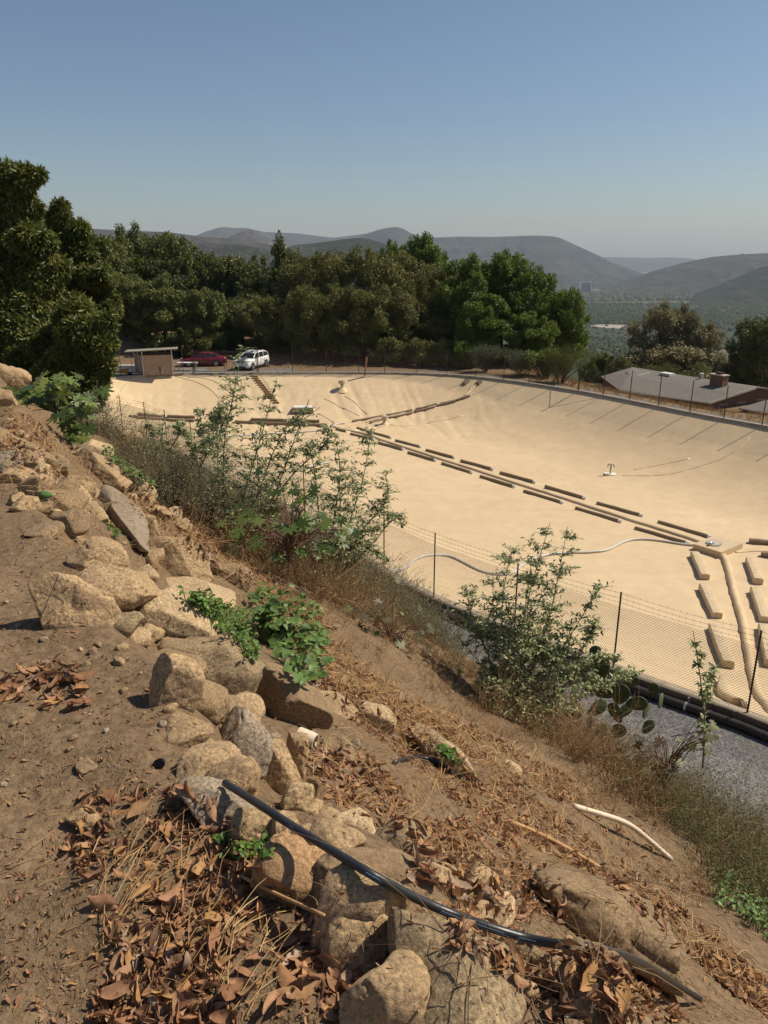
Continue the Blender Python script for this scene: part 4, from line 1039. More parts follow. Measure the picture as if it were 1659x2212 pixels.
m = MB(); pts = [(math.cos(a) * 40 * k, math.sin(a) * 55) for a in np.linspace(0, 2 * math.pi, 40, endpoint=False)]
m.prism([(x * 1.15, y * 1.3) for x, y in pts], -4, 2.2 * k); m.build('bank', plain('bank', (.22, .15, .10), .9), root)
m = MB(); m.prism([(x * .9, y * .9) for x, y in pts], 2.0 * k, 3.4 * k); m.build('wall', M['hose'], root)
m = MB(); m.prism([(x * .86, y * .86) for x, y in pts], 3.3 * k, 3.55 * k); m.build('liner', plain('pond_liner', (.30, .26, .21), .8), root)
for i, (x, y, w_) in enumerate([(1578, 768, 36), (1556, 775, 26)]):
    c = vpt(x, y); k = c.length / 1662; m = MB()
    for j in range(4 if i == 0 else 1):
        ox = (j - 1.5) * w_ * k * .26 if i == 0 else 0; ww = w_ * k * (.26 if i == 0 else 1)
        m.add([(ox - ww / 2, -20, 0), (ox + ww / 2, -20, 0), (ox + ww / 2, 20, 0), (ox - ww / 2, 20, 0), (ox - ww / 2, -20, 4 * k), (ox + ww / 2, -20, 4 * k), (ox + ww / 2, 20, 4 * k), (ox - ww / 2, 20, 4 * k), (ox, -20, 8 * k), (ox, 20, 8 * k)], [(0, 1, 5, 8, 4), (2, 3, 7, 9, 6), (4, 8, 9, 7), (8, 5, 6, 9), (0, 4, 7, 3), (1, 2, 6, 5)])
    ob = m.build('greenhouse', plain('greenhouse_cloth', (.60, .48, .33), .7)); ob.location = c
    tag(ob, ['row of pale cream greenhouse roofs glimpsed between the two right-hand trees', 'single cream tent roof just left of the greenhouse row'][i], 'greenhouse')
# ------------------------------------------------------------------ trees
def crown_mesh(lobes, n, L, Wr, sub=11, subr=.34, droop=.2, inner=.3, seed=0, tuft=1, spread=.5):
    """lobes (k,6): centre + radii. Leaves sit on sub-lobes around each lobe, so the outline is uneven with real gaps."""
    global rng
    rng = np.random.default_rng(seed)
    lobes = np.asarray(lobes, float); k = len(lobes)
    C = []; Rr_ = []
    for l in lobes:
        d = rand_unit(sub); d[:, 2] = d[:, 2] * .8 + .1
        C.append(l[:3] + d * l[3:6] * rng.uniform(.45, .95, (sub, 1))); Rr_.append(np.tile(l[3:6], (sub, 1)) * rng.uniform(subr * .7, subr * 1.35, (sub, 1)))
        C.append(l[None, :3]); Rr_.append(l[None, 3:6] * .72)
    C = np.concatenate(C); Rr_ = np.concatenate(Rr_)
    wgt = (Rr_[:, 0] * Rr_[:, 2]); wgt /= wgt.sum()
    m = n // tuft
    li = rng.choice(len(C), m, p=wgt)
    d = rand_unit(m); rad = rng.uniform(0, 1, m) ** .33
    rad = np.where(rng.random(m) < inner, rad, rng.uniform(.86, 1.06, m))
    pos = C[li] + d * Rr_[li] * rad[:, None]
    pos += .10 * Rr_[li] * rand_unit(m)
    pos = np.repeat(pos, tuft, 0); d = np.repeat(d, tuft, 0)
    m = len(pos)
    ax = rand_unit(m) * spread + d * .7; ax[:, 2] -= droop
    nr = d * .8 + rand_unit(m) * .55; nr[:, 2] += .35
    Ls = L * rng.uniform(.6, 1.25, m)
    V, F = leaves(pos, ax, nr, Ls, Ls * Wr, .12, .12)
    cl = np.repeat(rng.uniform(0, 1, len(C))[li], tuft) * .35 + rng.uniform(0, 1, m) * .65
    return V, F, np.repeat(cl, 4), C, Rr_
def blob_lobes(H, h0, Rx, n, seed, kind):
    r = random.Random(seed); out = []
    hc = (H + h0) / 2; rz_ = (H - h0) / 2
    for i in range(n):
        a = r.uniform(0, 2 * math.pi); v = r.uniform(-1, 1)
        if kind == 'cone':
            z = hc + v * rz_ * .85; rr_ = Rx * (1 - .8 * (z - h0) / (H - h0)) * r.uniform(.5, .9); lr = Rx * .32 * (1.15 - .6 * (z - h0) / (H - h0))
        else:
            z = hc + v * rz_ * .78; rr_ = Rx * math.sqrt(max(0, 1 - (v * .72) ** 2)) * r.uniform(.45, .8); lr = Rx * r.uniform(.20, .36)
        out.append((math.cos(a) * rr_, math.sin(a) * rr_, z, lr, lr, lr * r.uniform(.7, .95)))
    if kind == 'cone':
        for k in range(6):
            f = k / 5; out.append((r.uniform(-.1, .1) * Rx, r.uniform(-.1, .1) * Rx, H * (.42 + .53 * f), Rx * (.58 - .42 * f), Rx * (.58 - .42 * f), Rx * (.5 - .25 * f)))
    else: out.append((r.uniform(-.2, .2) * Rx, 0, H - Rx * .3, Rx * .30, Rx * .30, Rx * .30))
    for i in range(16):       # ragged sprigs that break the outline
        a = r.uniform(0, 6.28); el = r.uniform(.1, 1.45); k = r.uniform(.86, 1.05); lr = Rx * r.uniform(.07, .14)
        if kind == 'cone': f = r.uniform(.1, .9); out.append((math.cos(a) * Rx * (1 - f) * .9, math.sin(a) * Rx * (1 - f) * .9, h0 + (H - h0) * f, lr, lr, lr * 1.3))
        else: out.append((math.cos(a) * math.cos(el) * Rx * k, math.sin(a) * math.cos(el) * Rx * k, hc + math.sin(el) * rz_ * k, lr, lr, lr * 1.4))
    out.append((0, 0, hc, Rx * .6, Rx * .6, rz_ * .55))
    return out
def trunk_mesh(H, C, r0=.22, n=10, seed=0, base=(0, 0, 0), lean=.3):
    r = random.Random(seed); m = MB(); b = Vector(base)
    top = b + Vector((r.uniform(-lean, lean), r.uniform(-lean, lean), H * .75))
    ax = [b + Vector((0, 0, -.4)), b.lerp(top, .15), b.lerp(top, .5) + Vector((r.uniform(-.2, .2), r.uniform(-.2, .2), 0)), top]
    m.tube(ax, [r0 * 1.3, r0, r0 * .65, r0 * .2], 8)
    for i in range(n):
        t = r.uniform(.3, .85); s = b.lerp(top, t); c = Vector(C[r.randrange(len(C))])
        mid_ = s.lerp(c, .5) + Vector((0, 0, -.25)); m.tube([s, mid_, c], [r0 * .42 * (1 - t * .5), r0 * .25, r0 * .08], 5, False)
    return m
protos = {}
def proto(key, H, h0, Rx, nl, n, L, Wr, mat, seed, kind='round', **kw):
    lobes = blob_lobes(H, h0, Rx, nl, seed, kind)
    V, F, rn, C, _ = crown_mesh(lobes, n, L, Wr, seed=seed, **kw)
    protos[key] = (V, F, rn, C, H, Rx, mat, seed)
proto('avo1', 10, .2, 4.5, 24, 30000, .40, .36, 'avocado', 1, droop=.35, inner=.18)
proto('avo2', 10, .2, 4.5, 26, 30000, .40, .36, 'avocado', 2, droop=.35, inner=.18)
proto('oak1', 10, .7, 4.5, 26, 30000, .29, .5, 'oak', 3, droop=.05, inner=.15)
proto('oak2', 10, .5, 4.5, 28, 30000, .29, .5, 'oak', 4, droop=.05, inner=.15)
proto('bri1', 10, .2, 4.5, 26, 28000, .36, .46, 'bright', 5, droop=.1, inner=.2)
proto('bri2', 10, .2, 4.5, 24, 28000, .36, .46, 'bright', 6, droop=.1, inner=.2)
proto('cone', 10, .5, 3.2, 16, 24000, .34, .4, 'avocado', 7, 'cone', droop=.1)
proto('gum1', 10, .4, 4.2, 30, 30000, .32, .32, 'gum', 8, droop=.5, inner=.15, subr=.34)
proto('gum2', 10, .6, 3.0, 14, 20000, .26, .30, 'gum', 9, 'cone', droop=.5, inner=.15, subr=.34)
pm = {}
def tree(px, top, dist, hw, key, label, name, group='trees behind the reservoir', base=None, flip=0, drop=0):
    V, F, rn, C, H, Rx, mat, seed = protos[key]
    d = ray(px, top); t = dist / d.y; pt = d * t
    gx_, gy_ = pt.x, pt.y
    zb = gz(gx_, gy_) if base is None else base
    hgt = pt.z - zb; rx = 1.16 * hw / FPX * t
    root = thing(name, label, 'tree', (gx_, gy_, zb), random.Random(px).uniform(0, 6.28), group)
    root.scale = (rx / Rx, rx / Rx, hgt / H)
    if key not in pm:
        c = meshobj('crown', V, [F], M[mat], root, rnd=rn)
        tm = trunk_mesh(H, C, .20, 12, seed).build('trunk', M['bark'], root, True)
        pm[key] = (c.data, tm.data)
    else:
        for nm, dt in (('crown', pm[key][0]), ('trunk', pm[key][1])):
            o = bpy.data.objects.new(nm, dt); link(o, root)
    return root
T = [
 # avocado slope, back to front (px, top y, distance, half width, proto, label, name)
 (205, 505, 96, 75, 'avo2', 'dark avocado tree just right of the tall near tree on the left', 'avocado_tree'),
 (285, 494, 100, 66, 'avo1', 'avocado tree with the highest round top above the shed', 'avocado_tree'),
 (352, 501, 101, 58, 'avo2', 'avocado tree right of the highest one, under the brown ridge', 'avocado_tree'),
 (425, 540, 104, 62, 'avo1', 'avocado tree behind the maroon sedan, top level with brown hills', 'avocado_tree'),
 (495, 551, 104, 58, 'avo2', 'avocado tree behind and left of the white SUV', 'avocado_tree'),
 (548, 560, 102, 52, 'avo1', 'lower avocado tree left of the pointed dark tree', 'avocado_tree'),
 (258, 590, 90, 60, 'avo2', 'mid-height avocado tree rising above the bare dirt bank', 'avocado_tree'),
 (345, 600, 90, 66, 'avo1', 'broad avocado tree hanging low right behind the shed roof', 'avocado_tree'),
 (440, 622, 91, 52, 'avo2', 'low avocado tree between shed and dirt track', 'avocado_tree'),
 (520, 640, 94, 50, 'avo1', 'small shady avocado tree beside the dirt track above the SUV', 'avocado_tree'),
 (606, 514, 97, 60, 'cone', 'pointed dark evergreen sticking up left of the oaks', 'evergreen_tree'),
 (577, 640, 90, 58, 'oak1', 'rounded dark tree just right behind the white SUV', 'oak_tree'),
 (650, 556, 94, 60, 'oak2', 'dusky oak between the pointed evergreen and the big oaks', 'oak_tree'),
 (708, 545, 90, 70, 'oak1', 'large olive-grey oak, left one of the big oak row', 'oak_tree'),
 (785, 548, 89, 70, 'oak2', 'large olive-grey oak in the middle of the oak row', 'oak_tree'),
 (862, 547, 90, 72, 'oak1', 'large dark oak at the right end of the oak row', 'oak_tree'),
 (668, 625, 86, 55, 'oak2', 'lower oak leaning out behind the leaning wooden post', 'oak_tree'),
 (745, 618, 85, 60, 'oak1', 'lower dark oak with its crown touching the fence', 'oak_tree'),
 (835, 625, 85, 62, 'oak2', 'lower dark oak beside the first bright green tree', 'oak_tree'),
 (850, 532, 112, 40, 'bri1', 'light green treetop peeking above the oaks, left of two', 'leafy_tree'),
 (915, 517, 110, 58, 'bri2', 'light green treetop standing highest above the oaks, right of two', 'leafy_tree'),
 (945, 575, 92, 60, 'oak1', 'greenish oak where dark oaks meet the bright green trees', 'oak_tree'),
 (1015, 562, 88, 68, 'bri1', 'glossy green tree, leftmost of the bright row by the fence', 'leafy_tree'),
 (1092, 555, 88, 74, 'bri2', 'glossy green tree, tallest of the bright row by the fence', 'leafy_tree'),
 (1160, 590, 86, 60, 'bri1', 'glossy green tree, third in the bright row by the fence', 'leafy_tree'),
 (1052, 640, 82, 60, 'bri2', 'lower bushy green tree in front of the bright row', 'leafy_tree'),
 (1226, 634, 84, 50, 'bri2', 'bright round tree at the right end of the row against the valley', 'leafy_tree'),
 (1138, 680, 82, 60, 'bri1', 'low bushy tree filling the foot of the bright row', 'leafy_tree'),
 (1300, 768, 125, 42, 'bri1', 'small dark bushy tree behind the left end of the shingled roof', 'leafy_tree'),
 (1345, 776, 118, 30, 'oak2', 'tiny rounded tree left of the feathery brown tree', 'oak_tree'),
 (1455, 742, 122, 98, 'gum1', 'wide brownish-green tree base spreading behind the house roof', 'gum_tree'),
 (1428, 662, 125, 58, 'gum1', 'tall pointed brownish tree behind the house, left peak', 'gum_tree'),
 (1478, 668, 126, 50, 'gum1', 'tall pointed brownish tree behind the house, middle peak', 'gum_tree'),
 (1520, 706, 124, 52, 'gum1', 'brownish tree behind the house, lower right shoulder', 'gum_tree'),
 (1612, 735, 106, 38, 'avo1', 'dark slim tree left of the right-edge tree', 'leafy_tree'),
 (1658, 682, 104, 58, 'avo2', 'dark tall tree cut off by the right frame edge', 'leafy_tree'),
]
for a in T: tree(*a)
# extra low fill trees, dim understory behind the far rim
for i, (px, tp, ds, hw, ky, lb) in enumerate([(622, 690, 93, 50, 'avo1', 'low shaded shrubby tree just right of the SUV track'), (700, 695, 92, 52, 'oak1', 'low shaded tree under the left large oak'), (780, 700, 92, 55, 'oak2', 'low shaded tree under the middle large oak'),
        (872, 690, 88, 60, 'oak1', 'low shaded tree under the right large oak'), (950, 690, 86, 55, 'oak2', 'low dark tree at the fence left of the bright row'), (305, 690, 92, 45, 'avo2', 'low leafy tree on top of the dirt bank'), (395, 690, 89, 40, 'avo1', 'drooping low tree right of the shed roof')]):
    tree(px, tp, ds, hw, ky, lb, 'small_tree')
# shrubs beyond the right fence and the yellow-green crown behind the house
def bush(px, py, dist, hw, hh, mat, n, L, Wr, label, name='bush', seed=0, droop=-.2, group=None, cat='bush'):
    d = ray(px, py); t = dist / d.y; pt = d * t; zb = gz(pt.x, pt.y); rx = hw / FPX * t; H = hh / FPX * t
    lob = []
    r = random.Random(seed + 77)
    for i in range(12):
        a = r.uniform(0, 6.28); q = r.uniform(.1, .75) * rx
        lob.append((math.cos(a) * q, math.sin(a) * q * .8, H * r.uniform(.25, .75), rx * r.uniform(.25, .45), rx * r.uniform(.25, .45), H * r.uniform(.18, .3)))
    V, F, rn, C, _ = crown_mesh(lob, n, L, Wr, seed=seed, droop=droop, inner=.35, spread=.8)
    root = thing(name, label, cat, (pt.x, pt.y, pt.z - H * .1 if False else zb), 0, group)
    off = max(0, pt.z - H - zb)
    V[:, 2] += off
    meshobj('foliage', V, [F], M[mat], root, rnd=rn)
    m = MB()
    for i in range(7):
        c = Vector(C[r.randrange(len(C))]) + Vector((0, 0, off)); m.tube([Vector((r.uniform(-.1, .1), r.uniform(-.1, .1), -.3)), c * .5 + Vector((0, 0, .0)), c], [.06, .04, .015], 5, False)
    m.build('stem', M['bark'], root)
bush(1050, 752, 77, 58, 62, 'feathery', 9000, .16, .16, 'pale feathery bush behind the fence, left of three', seed=1)
bush(1122, 755, 75, 66, 60, 'feathery', 10000, .16, .16, 'pale feathery bush behind the fence, widest of three', seed=2)
for i_, (px_, py_, ds_, hw_, mt_, lb_) in enumerate([(850, 752, 82, 50, 'oak', 'low dark bush under the right large oak by the fence'), (905, 745, 81, 48, 'oak', 'low dark bush just left of the pale feathery bushes'), (965, 742, 80, 46, 'avocado', 'low green bush at the fence below the greenish oak'), (1175, 752, 74, 46, 'bright', 'low leafy bush between feathery bush and corner post'), (1005, 748, 79, 40, 'bright', 'low leafy bush at the left foot of the bright green row')]):
    bush(px_, py_, ds_, hw_, 62, mt_, 9000, .26, .4, lb_, seed=20 + i_)
bush(1215, 766, 70, 60, 85, 'yellowgreen', 14000, .16, .16, 'airy yellow-green bush behind the braced corner post', seed=3)
bush(1452, 775, 108, 72, 60, 'yellowgreen', 16000, .22, .2, 'low yellow-green crown spread along behind the roof ridge', 'tree', seed=4, cat='tree')
# near avocado trees on the left: lobes given by picture position and distance
def near_tree(lp, label, trunk_px, dist, n, seed, name='avocado_tree'):
    lob = []
    for px, py, rp_, ds in lp:
        d = ray(px, py); c = d * (ds / d.y); r_ = rp_ / FPX * ds; lob.append((c.x, c.y, c.z, r_, r_, r_ * .95))
    d = ray(*trunk_px); b = d * (dist / d.y); zb = gz(b.x, b.y)
    base = Vector((b.x, b.y, zb)); lob = [(l[0] - base.x, l[1] - base.y, l[2] - base.z, *l[3:]) for l in lob]
    V, F, rn, C, _ = crown_mesh(lob, int(n * 1.25), .14, .30, sub=15, subr=.30, droop=.55, inner=.35, seed=seed, tuft=5, spread=.75)
    root = thing(name, label, 'tree', base)
    meshobj('crown', V, [F], M['avocado'], root, rnd=rn)
    hh = max(l[2] for l in lob)
    trunk_mesh(hh * .9, C, .11, 16, seed).build('trunk', M['bark'], root, True)
near_tree([(55, 385, 26, 17), (80, 378, 16, 17), (15, 385, 42, 17.3), (30, 440, 52, 17.3), (10, 520, 85, 17.6), (65, 520, 42, 17), (20, 620, 95, 17.5), (85, 600, 50, 17.2), (50, 700, 90, 17), (-40, 560, 90, 18), (10, 770, 70, 17)],
          'tallest near avocado tree at the left edge with a topmost branch leaning right', (10, 900), 17.5, 190000, 51)
near_tree([(130, 447, 15, 21), (133, 475, 24, 21), (160, 510, 36, 21), (120, 525, 42, 21.5), (188, 545, 38, 21), (150, 590, 60, 21), (215, 600, 35, 20.5), (190, 650, 60, 21), (130, 680, 60, 21), (235, 665, 30, 20.5)],
          'second near avocado tree, with a small knob-like tip against the sky', (150, 900), 21, 140000, 52)
near_tree([(180, 735, 52, 15.5), (215, 760, 28, 15.2), (150, 790, 50, 15.5), (205, 815, 28, 15.2), (205, 850, 17, 15), (100, 760, 55, 16), (60, 800, 42, 15.8), (170, 680, 42, 15.8), (120, 820, 48, 15.5), (150, 850, 34, 15.6), (80, 850, 40, 15.8), (205, 870, 14, 15), (30, 830, 40, 16), (225, 740, 22, 15.3), (228, 790, 18, 15.2), (225, 700, 20, 15.4), (185, 840, 26, 15.2)],
          'near avocado tree whose drooping branches hang down over the reservoir corner', (130, 880), 15.8, 150000, 53)

# ------------------------------------------------------------------ valley orchards and far woods (nobody could count them)
def valley_scatter(name, label_, px0, px1, y0, y1, n, size, mat, seed, rows=0):
    r = np.random.default_rng(seed); vs = []; fs = []; rn = []; c = 0
    base = np.array([(0, 0, 1), (1, 0, .25), (.31, .95, .3), (-.8, .58, .2), (-.8, -.58, .3), (.31, -.95, .2), (.6, .4, .8), (-.5, .5, .75), (-.1, -.65, .8)]); 
    fc = np.array([(0, 6, 7), (0, 7, 8), (0, 8, 6), (6, 1, 2), (6, 2, 7), (7, 2, 3), (7, 3, 4), (7, 4, 8), (8, 4, 5), (8, 5, 1), (8, 1, 6)])
    for i in range(n):
        px = r.uniform(px0, px1); py = y0 + (y1 - y0) * r.random() ** 1.0
        d = ray(px, py)
        ts = np.geomspace(150, 9000, 200); zz = valley(np.hypot(d.x * ts, d.y * ts)); k = np.argmax(d.z * ts < zz)
        if k == 0: continue
        t = ts[k - 1] + (ts[k] - ts[k - 1]) * ((d.z * ts[k - 1] - zz[k - 1]) / ((d.z * ts[k - 1] - zz[k - 1]) - (d.z * ts[k] - zz[k]) + 1e-9))
        x, y = d.x * t, d.y * t
        if rows:
            a = .45; u = x * math.cos(a) + y * math.sin(a); v = -x * math.sin(a) + y * math.cos(a)
            u = round(u / rows) * rows + r.normal() * rows * .06; v = round(v / (rows * .8)) * rows * .8 + r.normal() * rows * .06
            x = u * math.cos(a) - v * math.sin(a); y = u * math.sin(a) + v * math.cos(a)
        s = size * r.uniform(.6, 1.3); z = float(valley(math.hypot(x, y))) + float(4 * fbm(np.array([x * .003]), np.array([y * .003]), oct=3, seed=41)[0]) - .15 * s
        th = r.uniform(0, 6.28); ct, st_ = math.cos(th), math.sin(th)
        b = base * s * np.array([1, 1, r.uniform(.8, 1.3)]); b = b + r.normal(size=b.shape) * s * .08
        vs.append(np.c_[b[:, 0] * ct - b[:, 1] * st_ + x, b[:, 0] * st_ + b[:, 1] * ct + y, b[:, 2] + z]); fs.append(fc + c); c += 9; rn.append(np.full(9, r.random()))
    o = meshobj(name, np.concatenate(vs), [np.concatenate(fs)], mat, rnd=np.concatenate(rn), smooth=True)
    tag(o, kind='stuff'); return o
M['orchard'] = leafmat('orchard', [(.2, (.016, .028, .010)), (.6, (.028, .043, .015)), (1, (.045, .062, .022))], .8, 0, .1)
M['olivewood'] = leafmat('olivewood', [(.2, (.028, .032, .018)), (.6, (.045, .05, .028)), (1, (.075, .075, .045))], .8, 0, .1)
valley_scatter('orchard', '', 1170, 1760, 656, 702, 7500, 6.0, M['orchard'], 1, rows=13)
valley_scatter('orchard', '', 1170, 1760, 728, 800, 2500, 3.2, M['orchard'], 2, rows=7)
valley_scatter('far_woods', '', 1180, 1760, 622, 650, 3200, 13.0, M['olivewood'], 3)
valley_scatter('far_woods', '', 1180, 1760, 700, 730, 160, 6.5, M['olivewood'], 4)
valley_scatter('far_woods', '', 1180, 1760, 690, 790, 220, 5.0, M['olivewood'], 5)
# ------------------------------------------------------------------ boulders of the terrace wall
def ico(sub):
    import bmesh
    bm = bmesh.new(); bmesh.ops.create_icosphere(bm, subdivisions=sub, radius=1); 
    V = np.array([v.co[:] for v in bm.verts]); F = np.array([[v.index for v in f.verts] for f in bm.faces]); bm.free(); return V, F
ICO5 = ico(5); ICO4 = ico(4); ICO3 = ico(3)
def rock_mesh(seed, dims, cuts=10, sharp=1.0, base=None):
    V, F = base or ICO5
    r = np.random.default_rng(seed); V = V.copy()
    # box-ish superellipsoid
    p = r.uniform(2.2, 3.3); nrm = (np.abs(V) ** p).sum(1) ** (1 / p); V = V / nrm[:, None]
    for i in range(cuts):
        n = r.normal(size=3); n[2] = n[2] * .7; n /= np.linalg.norm(n); dcut = r.uniform(.55, .90)
        k = V @ n; over = k > dcut
        V[over] -= ((k[over] - dcut) * .97)[:, None] * n
    V = V * np.array(dims) / 2
    s = float(min(dims))
    q = V / s
    nn = V / (np.linalg.norm(V, axis=1, keepdims=True) + 1e-9)
    disp = .055 * fbm(q[:, 0] * 1.5 + seed, q[:, 1] * 1.5, q[:, 2] * 1.5, 3, seed) + .018 * fbm(q[:, 0] * 6, q[:, 1] * 6 + seed, q[:, 2] * 6, 4, seed + 3, .6)
    crease = np.abs(vnoise(q[:, 0] * 1.8 + seed * 1.3, q[:, 1] * 1.8, q[:, 2] * 2.6, seed=seed + 8)); disp -= .045 * np.clip(1 - crease * 9, 0, 1)
    V = V + nn * (disp * s)[:, None]
    return V, F
rock_positions = []
def rock(x0, y0, x1, y1, mat, label, seed, depth=.8, tilt=0.0, yaw=None, sink=.28, cuts=10, fore=1.0, base=None, group=None, t=None):
    cx_, cy_ = (x0 + x1) / 2, (y0 + y1) / 2
    p = hit(cx_, cy_ + (y1 - y0) * .22)
    if p is None: p = hit(cx_, y1)
    if p is None: return
    t_ = p.dot(Vector((0, math.cos(PITCH), -math.sin(PITCH))))
    w_ = (x1 - x0) / FPX * t_; h_ = (y1 - y0) / FPX * t_
    # image height mixes real height and depth extent (camera looks down ~30 deg)
    ang = math.radians(18.5) + math.atan((cy_ - CY) / FPX)
    dy = w_ * depth
    hz_ = max(.5 * h_, (h_ - dy * math.sin(ang) * .6) / max(.3, math.cos(ang)))
    V, F = rock_mesh(seed, (w_, dy, hz_), cuts, base=base)
    yw = random.Random(seed).uniform(-.5, .5) if yaw is None else yaw
    Mx = Matrix.Rotation(math.atan2(p.x, p.y) * -1, 3, 'Z') @ Matrix.Rotation(tilt, 3, 'Y') @ Matrix.Rotation(yw * .3, 3, 'Z')
    V = V @ np.array(Mx).T
    c = ray(cx_, cy_) * t_
    # size the stone so that it covers its outline, a little of its foot buried
    Q = np.array(ray(cx_, cy_).normalized()); rt = np.array([Q[1], -Q[0], 0]); rt /= np.linalg.norm(rt); upv = np.cross(rt, Q)
    pr = V @ rt; V = V + np.outer(pr * (w_ * 1.22 / (pr.max() - pr.min()) - 1), rt)
    pu = V @ upv; V = V + np.outer(pu * (h_ * 1.34 / (pu.max() - pu.min()) - 1), upv)
    pr = V @ rt; pu = V @ upv
    V = V - np.outer(np.ones(len(V)), rt * (pr.max() + pr.min()) / 2 + upv * ((pu.max() + pu.min()) / 2 + .06 * h_))
    o = meshobj('boulder' if w_ > .22 else 'rock', V, [F], M[mat], smooth=True)
    o.location = (c.x, c.y, c.z)
    rock_positions.append((c.x, c.y, w_ / 2))
    return tag(o, label, 'boulder' if w_ > .22 else 'rock', group)
